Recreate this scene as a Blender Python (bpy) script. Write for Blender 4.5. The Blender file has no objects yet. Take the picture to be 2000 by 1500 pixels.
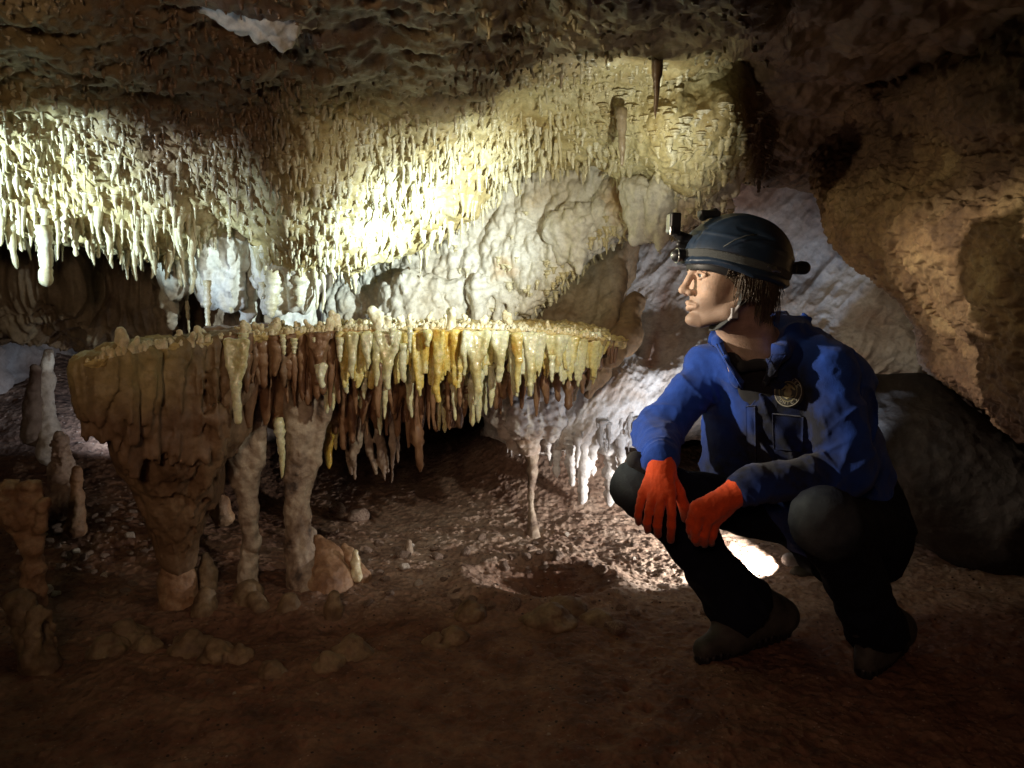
import bpy, math, random
import numpy as np
from mathutils import Vector, Matrix
from mathutils.bvhtree import BVHTree
import openvdb

random.seed(7)
RNG = np.random.RandomState(11)
SC = bpy.context.scene
COL = SC.collection

# ------------------------------------------------------------------ camera, world, lights, exposure
PITCH = math.radians(7.0)
CAM = np.array([0.0, 0.0, 1.0])
FPX = 1570.0
cd = bpy.data.cameras.new("Camera")
cd.lens = FPX / 2000 * 36
cd.sensor_width = 36
cd.clip_start = 0.02
cd.clip_end = 100
cam = bpy.data.objects.new("Camera", cd)
COL.objects.link(cam)
cam.location = CAM
cam.rotation_euler = (math.radians(90) - PITCH, 0, 0)
SC.camera = cam

wd = bpy.data.worlds.new("World")
SC.world = wd
wd.use_nodes = True
wd.node_tree.nodes["Background"].inputs[0].default_value = (0.02, 0.018, 0.022, 1)
wd.node_tree.nodes["Background"].inputs[1].default_value = 0.03

SC.view_settings.view_transform = 'Standard'
SC.view_settings.look = 'None'
SC.view_settings.exposure = 0.0
SC.view_settings.gamma = 1.0
SC.cycles.max_bounces = 5
SC.cycles.diffuse_bounces = 3
SC.cycles.sample_clamp_indirect = 3.0

cs, sn = math.cos(PITCH), math.sin(PITCH)


def W(px, py, Y):
    """point in the world that the photograph shows at (px, py) when it stands Y metres away"""
    u = (px - 1000) / FPX
    v = (750 - py) / FPX
    t = Y / (cs + v * sn)
    return np.array([u * t, Y, 1.0 + t * (-sn + v * cs)])


def WZ(px, py, z=0.0):
    u = (px - 1000) / FPX
    v = (750 - py) / FPX
    t = (z - 1.0) / (-sn + v * cs)
    return np.array([u * t, t * (cs + v * sn), z])


def PROJ(P):
    P = np.asarray(P, dtype=float)
    x = P[..., 0]; y = P[..., 1]; z = P[..., 2] - 1.0
    d = y * cs - z * sn
    d = np.where(d < 0.05, 0.05, d)
    v = (y * sn + z * cs) / d
    return 1000 + x / d * FPX, 750 - v * FPX, d


def lamp(name, kind, loc, target=None, energy=10, color=(1, 1, 1), size=0.02, cone=60, blend=0.5):
    ld = bpy.data.lights.new(name, kind)
    ld.energy = energy
    ld.color = color
    if kind == 'AREA':
        ld.size = size
    else:
        ld.shadow_soft_size = size
    if kind == 'SPOT':
        ld.spot_size = math.radians(cone)
        ld.spot_blend = blend
    o = bpy.data.objects.new(name, ld)
    COL.objects.link(o)
    o.location = loc
    if target is not None:
        dirv = Vector(target) - Vector(loc)
        o.rotation_euler = dirv.to_track_quat('-Z', 'Y').to_euler()
    return o


COLD = (0.72, 0.90, 1.0)
BLUE = (0.60, 0.76, 1.0)
WARM = (1.0, 0.78, 0.58)
LAMP_P = W(1540, 1098, 2.78)          # the torch lying on the floor behind the man
HEAD_P = W(1300, 466, 2.02)           # the headlamp on his helmet
H_TOP = W(1300, 425, 2.02)
# his headlamp, aimed at the low ceiling he looks at
lamp("headlamp_beam", 'SPOT', HEAD_P, W(820, 455, 2.9), 95, (0.80, 0.94, 1.0), 0.010, 58, 1.0)
lamp("headlamp_core", 'SPOT', HEAD_P, W(720, 480, 2.76), 140, (0.62, 0.86, 1.0), 0.008, 34, 1.0)
lamp("headlamp_spill", 'SPOT', HEAD_P, W(860, 600, 2.8), 27, (1.0, 0.95, 0.78), 0.012, 100, 0.9)
lamp("helmet_top_fill", 'SPOT', H_TOP, W(1220, 240, 2.4), 13, (0.96, 0.96, 0.80), 0.008, 86, 1.0)  # added warm fill for the ceiling lobes, no lamp of its own
lamp("helmet_top_blue_fill", 'SPOT', H_TOP, W(1180, 140, 2.25), 5, BLUE, 0.008, 28, 0.9)  # added blue spot for the bluish ceiling patch
# unseen lamps left of the frame, standing for a second caver
lamp("caver_headlamp_face", 'SPOT', (-1.46, 1.98, 1.17), W(1530, 705, 2.1), 270, (1.0, 0.86, 0.68), 0.03, 26, 0.6)
lamp("ochre_wall_fill", 'SPOT', (-1.0, 1.15, 1.47), W(1720, 500, 2.6), 48, (1.0, 0.82, 0.55), 0.03, 34, 1.0)  # added fill that brightens the ochre wall
lamp("caver_headlamp_ceiling", 'SPOT', (-1.9, 1.55, 0.95), W(80, 385, 2.35), 230, (0.70, 0.90, 1.0), 0.01, 35, 0.9)
lamp("high_cluster_fill", 'SPOT', (-1.1, 1.2, 1.0), W(515, 25, 1.75), 7, BLUE, 0.01, 14, 0.7)  # added blue spot for the flowstone cluster at the top edge
# added unseen spots: from the left onto the tips, and behind the table
lamp("tips_fill", 'SPOT', (-1.55, 1.70, 0.93), W(480, 585, 2.78), 60, BLUE, 0.01, 15, 0.7)
lamp("far_chamber_fill", 'SPOT', W(300, 800, 3.7), W(180, 890, 4.4), 20, BLUE, 0.02, 110, 0.8)
# the torch on the floor behind the man
lamp("floor_torch", 'SPOT', LAMP_P + np.array([-0.03, 0, 0.085]), LAMP_P + np.array([-0.866, 0.50, -0.50]), 56, (1.0, 0.94, 0.88), 0.012, 104, 0.25)
lamp("floor_torch_up", 'SPOT', LAMP_P + np.array([-0.03, 0, 0.085]), W(1170, 830, 3.3), 17, (0.84, 0.90, 1.0), 0.02, 80, 1.0)
lamp("pale_wall_fill", 'SPOT', W(1500, 960, 2.74), W(1270, 620, 3.6), 24, (0.84, 0.90, 1.0), 0.02, 85, 1.0)  # added unseen spot above the torch, brightens the pale wall
lamp("right_wall_fill", 'SPOT', W(1640, 900, 2.74), W(1730, 670, 3.2), 12, BLUE, 0.02, 80, 1.0)  # added unseen spot behind his back, brightens the wall to the right
# added warm fills behind the camera, standing for the photographer's lamps
lamp("camera_fill", 'SPOT', (-0.5, -0.25, 1.30), (-0.7, 2.4, 0.95), 42, (1.0, 0.70, 0.46), 0.10, 62, 1.0)
lamp("camera_floor_fill", 'SPOT', (-0.2, -0.4, 1.35), (0.10, 1.6, 0.1), 29, (1.0, 0.58, 0.42), 0.15, 76, 1.0)


# ------------------------------------------------------------------ noise
def _hash(ix, iy, iz, seed):
    h = (ix.astype(np.uint32) * np.uint32(374761393) + iy.astype(np.uint32) * np.uint32(668265263)
         + iz.astype(np.uint32) * np.uint32(2147483647) + np.uint32((seed * 974634777) & 0xffffffff))
    h = (h ^ (h >> np.uint32(13))) * np.uint32(1274126177)
    h = (h ^ (h >> np.uint32(16))) * np.uint32(2246822519)
    h = h ^ (h >> np.uint32(15))
    return (h & np.uint32(0xffffff)).astype(np.float32) / np.float32(0x1000000)


def vnoise(P, seed=0):
    P = np.asarray(P, dtype=np.float32)
    F = np.floor(P)
    f = P - F
    f = f * f * f * (f * (f * 6 - 15) + 10)
    I = F.astype(np.int64) & 0xffffffff
    x0, y0, z0 = I[..., 0], I[..., 1], I[..., 2]
    x1, y1, z1 = (x0 + 1) & 0xffffffff, (y0 + 1) & 0xffffffff, (z0 + 1) & 0xffffffff
    fx, fy, fz = f[..., 0], f[..., 1], f[..., 2]
    def L(a, b, t): return a + (b - a) * t
    c00 = L(_hash(x0, y0, z0, seed), _hash(x1, y0, z0, seed), fx)
    c10 = L(_hash(x0, y1, z0, seed), _hash(x1, y1, z0, seed), fx)
    c01 = L(_hash(x0, y0, z1, seed), _hash(x1, y0, z1, seed), fx)
    c11 = L(_hash(x0, y1, z1, seed), _hash(x1, y1, z1, seed), fx)
    return L(L(c00, c10, fy), L(c01, c11, fy), fz) * 2 - 1


def fbm(P, freq=1.0, octv=4, seed=0, gain=0.5, ridged=False):
    P = np.asarray(P, dtype=np.float32)
    s = 0; a = 1.0; t = 0
    for o in range(octv):
        n = vnoise(P * freq + o * 17.3, seed + o)
        if ridged: n = 1 - 2 * np.abs(n)
        s = s + a * n
        t += a
        a *= gain
        freq *= 2.03
    return s / t


def worley(P, freq, seed=0):
    """distance to the nearest and the second nearest feature point"""
    P = np.asarray(P, dtype=np.float32) * freq
    F = np.floor(P)
    I = F.astype(np.int64)
    f1 = np.full(P.shape[:-1], 9.0, np.float32)
    f2 = f1.copy()
    for dx in (-1, 0, 1):
        for dy in (-1, 0, 1):
            for dz in (-1, 0, 1):
                jx = (I[..., 0] + dx) & 0xffffffff
                jy = (I[..., 1] + dy) & 0xffffffff
                jz = (I[..., 2] + dz) & 0xffffffff
                qx = F[..., 0] + dx + _hash(jx, jy, jz, seed)
                qy = F[..., 1] + dy + _hash(jx, jy, jz, seed + 5)
                qz = F[..., 2] + dz + _hash(jx, jy, jz, seed + 9)
                d = (P[..., 0] - qx) ** 2 + (P[..., 1] - qy) ** 2 + (P[..., 2] - qz) ** 2
                f2 = np.minimum(f2, np.maximum(f1, d))
                f1 = np.minimum(f1, d)
    return np.sqrt(f1), np.sqrt(f2)


# ------------------------------------------------------------------ materials
def newmat(name):
    m = bpy.data.materials.new(name)
    m.use_nodes = True
    nt = m.node_tree
    b = nt.nodes["Principled BSDF"]
    return m, nt, b


def nd(nt, kind, **kw):
    n = nt.nodes.new(kind)
    for k, v in kw.items():
        if k.startswith('i_'):
            n.inputs[k[2:].replace('_', ' ')].default_value = v
        else:
            setattr(n, k, v)
    return n


def ramp(nt, stops):
    r = nt.nodes.new('ShaderNodeValToRGB')
    e = r.color_ramp.elements
    while len(e) < len(stops): e.new(0.5)
    for el, (p, c) in zip(e, stops):
        el.position = p
        el.color = (c[0], c[1], c[2], 1) if not isinstance(c, float) else (c, c, c, 1)
    return r


def rock_mat(name, stops, scale=3.0, bump=0.5, rough=0.6, sss=0.0, grain=60.0, speck=None, fine=0.35, stretch=1.0,
             pits=0.0, wet=0.0, attr=None):
    """procedural stone: patches of several tints, grain, small pits, optional specks and attribute tint"""
    m, nt, b = newmat(name)
    L = nt.links.new
    tc = nd(nt, 'ShaderNodeTexCoord')
    mp = nd(nt, 'ShaderNodeMapping')
    mp.inputs['Scale'].default_value = (1, 1, stretch)
    L(tc.outputs['Object'], mp.inputs['Vector'])
    n1 = nd(nt, 'ShaderNodeTexNoise', i_Scale=scale, i_Detail=9.0, i_Roughness=0.62, i_Distortion=0.4)
    L(mp.outputs[0], n1.inputs['Vector'])
    r = ramp(nt, stops)
    L(n1.outputs['Fac'], r.inputs[0])
    n2 = nd(nt, 'ShaderNodeTexNoise', i_Scale=grain, i_Detail=6.0, i_Roughness=0.7)
    L(tc.outputs['Object'], n2.inputs['Vector'])
    g = ramp(nt, [(0.30, (0.55, 0.52, 0.50)), (0.55, (1.0, 1.0, 1.0)), (0.75, (1.22, 1.2, 1.15))])
    L(n2.outputs['Fac'], g.inputs[0])
    mx = nd(nt, 'ShaderNodeMix', data_type='RGBA', blend_type='MULTIPLY')
    mx.inputs[0].default_value = fine * 2
    L(r.outputs[0], mx.inputs[6]); L(g.outputs[0], mx.inputs[7])
    out = mx.outputs[2]
    if attr:
        at = nd(nt, 'ShaderNodeAttribute', attribute_name='tone')
        m2 = nd(nt, 'ShaderNodeMix', data_type='RGBA', blend_type='MIX')
        L(at.outputs['Fac'], m2.inputs[0])
        r3 = ramp(nt, attr)
        L(n1.outputs['Fac'], r3.inputs[0])
        m3 = nd(nt, 'ShaderNodeMix', data_type='RGBA', blend_type='MULTIPLY')
        m3.inputs[0].default_value = fine * 2
        L(r3.outputs[0], m3.inputs[6]); L(g.outputs[0], m3.inputs[7])
        L(out, m2.inputs[6]); L(m3.outputs[2], m2.inputs[7])
        out = m2.outputs[2]
    if speck:
        v = nd(nt, 'ShaderNodeTexVoronoi', i_Scale=speck[0])
        L(tc.outputs['Object'], v.inputs['Vector'])
        rs = ramp(nt, [(0.0, 1.0), (speck[1], 1.0), (speck[1] + 0.03, 0.0)])
        L(v.outputs['Distance'], rs.inputs[0])
        m4 = nd(nt, 'ShaderNodeMix', data_type='RGBA', blend_type='MIX')
        L(rs.outputs[0], m4.inputs[0])
        L(out, m4.inputs[6]); m4.inputs[7].default_value = (*speck[2], 1)
        out = m4.outputs[2]
    L(out, b.inputs['Base Color'])
    rr = nd(nt, 'ShaderNodeMapRange')
    rr.inputs['To Min'].default_value = max(0.05, rough - 0.18); rr.inputs['To Max'].default_value = min(1, rough + 0.18)
    L(n2.outputs['Fac'], rr.inputs['Value'])
    L(rr.outputs[0], b.inputs['Roughness'])
    if wet:
        b.inputs['Coat Weight'].default_value = wet
        b.inputs['Coat Roughness'].default_value = 0.18
    if sss:
        b.inputs['Subsurface Weight'].default_value = sss
        b.inputs['Subsurface Radius'].default_value = (0.03, 0.018, 0.006)
        b.inputs['Subsurface Scale'].default_value = 0.5
    # relief
    n3 = nd(nt, 'ShaderNodeTexNoise', i_Scale=grain * 0.45, i_Detail=8.0, i_Roughness=0.72)
    L(tc.outputs['Object'], n3.inputs['Vector'])
    b1 = nd(nt, 'ShaderNodeBump', i_Strength=bump, i_Distance=0.008)
    L(n3.outputs['Fac'], b1.inputs['Height'])
    last = b1
    if pits:
        v2 = nd(nt, 'ShaderNodeTexVoronoi', i_Scale=grain * 0.6)
        L(tc.outputs['Object'], v2.inputs['Vector'])
        b2 = nd(nt, 'ShaderNodeBump', i_Strength=pits, i_Distance=0.01)
        L(v2.outputs['Distance'], b2.inputs['Height'])
        L(b1.outputs[0], b2.inputs['Normal'])
        last = b2
    L(last.outputs[0], b.inputs['Normal'])
    return m


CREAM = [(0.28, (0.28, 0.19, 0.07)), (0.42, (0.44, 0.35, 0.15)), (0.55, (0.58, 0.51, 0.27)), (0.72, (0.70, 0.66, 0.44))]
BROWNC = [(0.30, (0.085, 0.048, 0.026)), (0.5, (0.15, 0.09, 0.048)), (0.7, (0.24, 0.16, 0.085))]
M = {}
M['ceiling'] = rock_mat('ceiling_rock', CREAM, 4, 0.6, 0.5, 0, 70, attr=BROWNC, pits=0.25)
M['straw'] = rock_mat('stalactite_calcite', [(0.25, (0.42, 0.32, 0.12)), (0.5, (0.62, 0.56, 0.34)), (0.75, (0.78, 0.77, 0.64))], 5, 0.35, 0.38, 0, 80, wet=0.25, attr=BROWNC)
M['flow'] = rock_mat('flowstone', [(0.25, (0.42, 0.31, 0.15)), (0.38, (0.55, 0.50, 0.38)), (0.6, (0.66, 0.64, 0.54)), (0.8, (0.72, 0.70, 0.62))], 2.6, 0.5, 0.5, 0, 60, pits=0.2,
                    attr=[(0.3, (0.38, 0.16, 0.04)), (0.6, (0.52, 0.34, 0.12)), (0.8, (0.60, 0.50, 0.26))])
M['recess'] = rock_mat('recess_rock', [(0.3, (0.16, 0.10, 0.045)), (0.5, (0.34, 0.27, 0.16)), (0.7, (0.48, 0.43, 0.33))], 2.5, 0.7, 0.7, 0, 50, attr=[(0.3, (0.14, 0.07, 0.03)), (0.7, (0.26, 0.15, 0.06))])
M['white'] = rock_mat('pale_wall_rock', [(0.30, (0.33, 0.22, 0.15)), (0.40, (0.50, 0.43, 0.37)), (0.5, (0.60, 0.57, 0.54)), (0.75, (0.68, 0.67, 0.66))], 3.2, 0.8, 0.75, 0, 45, pits=0.45,
                      attr=[(0.3, (0.22, 0.11, 0.07)), (0.55, (0.34, 0.21, 0.15)), (0.75, (0.45, 0.33, 0.26))])
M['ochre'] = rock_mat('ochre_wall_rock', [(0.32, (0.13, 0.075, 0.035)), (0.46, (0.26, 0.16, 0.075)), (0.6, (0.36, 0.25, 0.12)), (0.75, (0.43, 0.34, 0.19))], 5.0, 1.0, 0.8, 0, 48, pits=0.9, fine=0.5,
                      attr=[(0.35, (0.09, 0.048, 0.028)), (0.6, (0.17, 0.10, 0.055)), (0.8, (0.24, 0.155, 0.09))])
M['back'] = rock_mat('chamber_rock', [(0.3, (0.10, 0.06, 0.045)), (0.5, (0.24, 0.19, 0.16)), (0.7, (0.36, 0.33, 0.31))], 2.5, 0.9, 0.85, 0, 30)
M['drape'] = rock_mat('dim_drapery_rock', [(0.3, (0.14, 0.095, 0.06)), (0.5, (0.26, 0.20, 0.13)), (0.7, (0.38, 0.31, 0.21))], 3, 0.6, 0.6, 0, 50)
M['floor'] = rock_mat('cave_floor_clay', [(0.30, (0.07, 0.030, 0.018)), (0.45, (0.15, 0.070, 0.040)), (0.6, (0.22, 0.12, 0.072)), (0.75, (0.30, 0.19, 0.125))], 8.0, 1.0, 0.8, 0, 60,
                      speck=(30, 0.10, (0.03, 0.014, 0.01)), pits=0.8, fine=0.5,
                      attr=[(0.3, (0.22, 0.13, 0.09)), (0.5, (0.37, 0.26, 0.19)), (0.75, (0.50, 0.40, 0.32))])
M['crust'] = rock_mat('table_crust', [(0.3, (0.40, 0.22, 0.06)), (0.5, (0.60, 0.46, 0.18)), (0.7, (0.74, 0.66, 0.40))], 9, 0.9, 0.5, 0, 120, pits=0.5, wet=0.3)
M['nodule'] = rock_mat('nodule_calcite', [(0.3, (0.58, 0.44, 0.20)), (0.5, (0.70, 0.62, 0.40)), (0.7, (0.78, 0.74, 0.58))], 14, 0.5, 0.4, 0.12, 110, wet=0.3)
M['yellow'] = rock_mat('yellow_drapery_calcite', [(0.28, (0.42, 0.20, 0.03)), (0.40, (0.58, 0.42, 0.10)), (0.55, (0.66, 0.60, 0.27)), (0.74, (0.74, 0.73, 0.52))], 13, 0.35, 0.28, 0.25, 90, wet=0.6, stretch=0.4)
M['amber'] = rock_mat('amber_calcite', [(0.3, (0.32, 0.14, 0.02)), (0.43, (0.56, 0.36, 0.06)), (0.54, (0.66, 0.53, 0.15)), (0.68, (0.73, 0.69, 0.42))], 15, 0.4, 0.28, 0.25, 110, wet=0.6, stretch=0.5)
M['pale'] = rock_mat('pale_green_calcite', [(0.3, (0.48, 0.36, 0.12)), (0.43, (0.62, 0.58, 0.30)), (0.58, (0.70, 0.70, 0.48)), (0.74, (0.78, 0.79, 0.66))], 15, 0.3, 0.25, 0.2, 90, wet=0.6, stretch=0.4)
M['rust'] = rock_mat('rust_drapery_stone', [(0.3, (0.10, 0.045, 0.022)), (0.5, (0.19, 0.095, 0.045)), (0.7, (0.34, 0.21, 0.11))], 11, 0.5, 0.45, 0, 70, wet=0.2, stretch=0.35)
M['curtain'] = rock_mat('curtain_stone', [(0.3, (0.09, 0.05, 0.028)), (0.5, (0.17, 0.10, 0.055)), (0.7, (0.26, 0.17, 0.095))], 7, 0.5, 0.5, 0, 60, stretch=0.4,
                        attr=[(0.3, (0.22, 0.165, 0.065)), (0.6, (0.38, 0.30, 0.13)), (0.8, (0.48, 0.41, 0.21))])
M['column'] = rock_mat('column_stone', [(0.36, (0.06, 0.04, 0.03)), (0.44, (0.24, 0.17, 0.12)), (0.6, (0.42, 0.34, 0.25)), (0.75, (0.52, 0.45, 0.36))], 9, 1.0, 0.65, 0, 45, pits=0.6)
M['orange'] = rock_mat('orange_stalagmite_stone', [(0.3, (0.15, 0.07, 0.035)), (0.5, (0.28, 0.155, 0.08)), (0.7, (0.40, 0.27, 0.16))], 12, 0.7, 0.6, 0, 70, pits=0.3)
M['mudstone'] = rock_mat('muddy_stalagmite_stone', [(0.3, (0.10, 0.06, 0.035)), (0.5, (0.20, 0.135, 0.075)), (0.7, (0.32, 0.24, 0.14))], 14, 0.6, 0.6, 0, 70)
M['darkrock'] = rock_mat('shade_dark_rock', [(0.3, (0.010, 0.007, 0.006)), (0.5, (0.020, 0.014, 0.011)), (0.7, (0.034, 0.025, 0.019))], 6, 0.9, 0.8, 0, 50, pits=0.4)  # shade put into the colour: darkened so the boulder stays dim
M['rock'] = rock_mat('loose_rock', [(0.3, (0.14, 0.085, 0.06)), (0.5, (0.28, 0.19, 0.14)), (0.7, (0.46, 0.37, 0.30))], 8, 0.9, 0.8, 0, 60, pits=0.4)
M['paler'] = rock_mat('pale_chip_rock', [(0.3, (0.34, 0.26, 0.20)), (0.5, (0.52, 0.45, 0.38)), (0.7, (0.68, 0.63, 0.56))], 8, 0.8, 0.7, 0, 60)


def simple_mat(name, col, rough=0.5, metal=0.0, nscale=0, namp=0.3, bump=0.0, bscale=200, emit=0, sheen=0, coat=0, sss=0):
    m, nt, b = newmat(name)
    L = nt.links.new
    b.inputs['Roughness'].default_value = rough
    b.inputs['Metallic'].default_value = metal
    b.inputs['Base Color'].default_value = (*col, 1)
    b.inputs['Coat Weight'].default_value = coat
    if sheen: b.inputs['Sheen Weight'].default_value = sheen
    if sss:
        b.inputs['Subsurface Weight'].default_value = sss
        b.inputs['Subsurface Radius'].default_value = (0.02, 0.008, 0.004)
        b.inputs['Subsurface Scale'].default_value = 0.4
    tc = nd(nt, 'ShaderNodeTexCoord')
    if nscale:
        n = nd(nt, 'ShaderNodeTexNoise', i_Scale=nscale, i_Detail=7.0, i_Roughness=0.65)
        L(tc.outputs['Object'], n.inputs['Vector'])
        r = ramp(nt, [(0.3, tuple(c * (1 - namp) for c in col)), (0.7, tuple(min(1, c * (1 + namp)) for c in col))])
        L(n.outputs['Fac'], r.inputs[0]); L(r.outputs[0], b.inputs['Base Color'])
    if bump:
        n = nd(nt, 'ShaderNodeTexNoise', i_Scale=bscale, i_Detail=4.0)
        L(tc.outputs['Object'], n.inputs['Vector'])
        bb = nd(nt, 'ShaderNodeBump', i_Strength=bump, i_Distance=0.003)
        L(n.outputs['Fac'], bb.inputs['Height']); L(bb.outputs[0], b.inputs['Normal'])
    if emit:
        b.inputs['Emission Color'].default_value = (0.92, 0.96, 1, 1)
        b.inputs['Emission Strength'].default_value = emit
    return m


def attr_mat(name, c0, c1, rough=0.6, nscale=18, bump=0.3, bscale=400, sheen=0, sss=0, c2=None):
    """base tint c0 (noisy) that turns into c1 where the 'tone' attribute says so (dirt, painted shade, stubble)"""
    m, nt, b = newmat(name)
    L = nt.links.new
    b.inputs['Roughness'].default_value = rough
    b.inputs['Specular IOR Level'].default_value = 0.18 if rough > .6 else 0.4
    if sheen: b.inputs['Sheen Weight'].default_value = sheen
    if sss:
        b.inputs['Subsurface Weight'].default_value = sss
        b.inputs['Subsurface Radius'].default_value = (0.02, 0.008, 0.004)
        b.inputs['Subsurface Scale'].default_value = 0.35
    tc = nd(nt, 'ShaderNodeTexCoord')
    n = nd(nt, 'ShaderNodeTexNoise', i_Scale=nscale, i_Detail=8.0, i_Roughness=0.65)
    L(tc.outputs['Object'], n.inputs['Vector'])
    r = ramp(nt, [(0.3, tuple(c * 0.72 for c in c0)), (0.7, tuple(min(1, c * 1.2) for c in c0))])
    L(n.outputs['Fac'], r.inputs[0])
    at = nd(nt, 'ShaderNodeAttribute', attribute_name='tone')
    ma = nd(nt, 'ShaderNodeMath', operation='ADD')
    mb_ = nd(nt, 'ShaderNodeMath', operation='MULTIPLY_ADD')
    L(n.outputs['Fac'], mb_.inputs[0]); mb_.inputs[1].default_value = 1.6; mb_.inputs[2].default_value = -0.8
    mc = nd(nt, 'ShaderNodeMath', operation='MULTIPLY')
    L(mb_.outputs[0], mc.inputs[0]); L(at.outputs['Fac'], mc.inputs[1])
    L(at.outputs['Fac'], ma.inputs[0]); L(mc.outputs[0], ma.inputs[1]); ma.use_clamp = True
    mx = nd(nt, 'ShaderNodeMix', data_type='RGBA')
    L(ma.outputs[0], mx.inputs[0]); L(r.outputs[0], mx.inputs[6]); mx.inputs[7].default_value = (*c1, 1)
    L(mx.outputs[2], b.inputs['Base Color'])
    nb = nd(nt, 'ShaderNodeTexNoise', i_Scale=bscale, i_Detail=3.0)
    L(tc.outputs['Object'], nb.inputs['Vector'])
    bb = nd(nt, 'ShaderNodeBump', i_Strength=bump, i_Distance=0.002)
    L(nb.outputs['Fac'], bb.inputs['Height']); L(bb.outputs[0], b.inputs['Normal'])
    return m


M['skin'] = attr_mat('skin', (0.47, 0.325, 0.245), (0.17, 0.12, 0.09), 0.55, 40, 0.5, 350, 0, 0.10)
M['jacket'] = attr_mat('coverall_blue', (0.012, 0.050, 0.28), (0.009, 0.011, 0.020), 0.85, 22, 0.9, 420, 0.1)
M['trouser'] = attr_mat('trouser_cloth', (0.007, 0.009, 0.018), (0.10, 0.12, 0.125), 0.95, 16, 0.8, 300, 0)
M['glove'] = attr_mat('glove_orange', (0.74, 0.085, 0.018), (0.05, 0.035, 0.03), 0.75, 30, 0.5, 500, 0.2)
M['shirt'] = simple_mat('undershirt', (0.012, 0.012, 0.014), 0.9, bump=0.3)
M['boot'] = simple_mat('boot_leather', (0.045, 0.042, 0.034), 0.75, 0, 20, 0.5, 0.4, 120)
M['helmet'] = simple_mat('helmet_shell', (0.018, 0.032, 0.058), 0.36, 0, 30, 0.25, 0.12, 150)
M['black'] = simple_mat('black_plastic', (0.012, 0.012, 0.014), 0.45, 0, 30, 0.3)
M['strap'] = simple_mat('strap_webbing', (0.050, 0.056, 0.058), 0.8, bump=0.6, bscale=600)
M['metal'] = simple_mat('bright_metal', (0.60, 0.63, 0.62), 0.28, 1.0)
M['greyplastic'] = simple_mat('grey_plastic', (0.30, 0.29, 0.30), 0.5, 0, 30, 0.2)
M['lens'] = simple_mat('lit_torch_lens', (0.9, 0.9, 0.9), 0.3, emit=30)
M['glass'] = simple_mat('lamp_glass', (0.10, 0.12, 0.12), 0.12, coat=1.0)
M['hair'] = simple_mat('hair', (0.055, 0.037, 0.022), 0.5, 0, 60, 0.4)
M['eyew'] = simple_mat('eye_white', (0.72, 0.68, 0.64), 0.15)
M['iris'] = simple_mat('eye_iris', (0.04, 0.06, 0.07), 0.1)
M['badge'] = simple_mat('badge_cloth', (0.035, 0.035, 0.03), 0.8, bump=0.4, bscale=500)
M['thread'] = simple_mat('badge_thread', (0.26, 0.25, 0.20), 0.6)
M['gold'] = simple_mat('badge_gold_thread', (0.20, 0.18, 0.09), 0.6)
M['button'] = simple_mat('button_white', (0.75, 0.78, 0.82), 0.3)
M['cuffband'] = simple_mat('glove_cuff_trim', (0.85, 0.42, 0.30), 0.8)


# ------------------------------------------------------------------ objects and tags
def empty(name, loc=(0, 0, 0)):
    o = bpy.data.objects.new(name, None)
    o.empty_display_size = 0.05
    COL.objects.link(o)
    o.location = loc
    return o


def tag(o, label=None, cat=None, group=None, kind=None):
    if label: o["label"] = label
    if cat: o["category"] = cat
    if group: o["group"] = group
    if kind: o["kind"] = kind
    return o


def set_tone(me, tone):
    a = me.attributes.new('tone', 'FLOAT', 'POINT')
    a.data.foreach_set('value', np.asarray(tone, dtype=np.float32).ravel())


def mesh_np(name, V, quads=None, tris=None, mat=None, smooth=True, tone=None):
    me = bpy.data.meshes.new(name)
    V = np.ascontiguousarray(V, dtype=np.float32)
    quads = np.zeros((0, 4), np.int32) if quads is None or len(quads) == 0 else np.asarray(quads, np.int32)
    tris = np.zeros((0, 3), np.int32) if tris is None or len(tris) == 0 else np.asarray(tris, np.int32)
    nq, ntr = len(quads), len(tris)
    me.vertices.add(len(V))
    me.vertices.foreach_set('co', V.ravel())
    me.loops.add(nq * 4 + ntr * 3)
    me.loops.foreach_set('vertex_index', np.concatenate([quads.ravel(), tris.ravel()]).astype(np.int32))
    me.polygons.add(nq + ntr)
    starts = np.concatenate([np.arange(nq) * 4, nq * 4 + np.arange(ntr) * 3]).astype(np.int32)
    me.polygons.foreach_set('loop_start', starts)
    if smooth:
        me.polygons.foreach_set('use_smooth', np.ones(nq + ntr, dtype=bool))
    me.update(calc_edges=True)
    me.validate()
    if mat: me.materials.append(M[mat] if isinstance(mat, str) else mat)
    if tone is not None: set_tone(me, tone)
    return me


def link(name, me, parent=None, loc=None):
    o = bpy.data.objects.new(name, me)
    COL.objects.link(o)
    if loc is not None: o.location = loc
    if parent is not None:
        o.parent = parent
        o.matrix_parent_inverse = Matrix.Translation(-Vector(parent.location)) if loc is None else Matrix.Identity(4)
    return o


def grid_faces(nu, nv):
    i = np.arange(nu - 1)[:, None] * nv + np.arange(nv - 1)[None, :]
    return np.stack([i, i + 1, i + 1 + nv, i + nv], -1).reshape(-1, 4)


def crom(C, n, axis):
    """Catmull-Rom resampling of control points along an axis"""
    C = np.moveaxis(np.asarray(C, float), axis, 0)
    k = C.shape[0]
    E = np.concatenate([2 * C[:1] - C[1:2], C, 2 * C[-1:] - C[-2:-1]], 0)
    t = np.linspace(0, k - 1, n)
    i = np.minimum(t.astype(int), k - 2)
    f = (t - i).reshape((-1,) + (1,) * (C.ndim - 1))
    p0, p1, p2, p3 = E[i], E[i + 1], E[i + 2], E[i + 3]
    R = 0.5 * (2 * p1 + (p2 - p0) * f + (2 * p0 - 5 * p1 + 4 * p2 - p3) * f ** 2 + (3 * p1 - p0 - 3 * p2 + p3) * f ** 3)
    return np.moveaxis(R, 0, axis)


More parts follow.
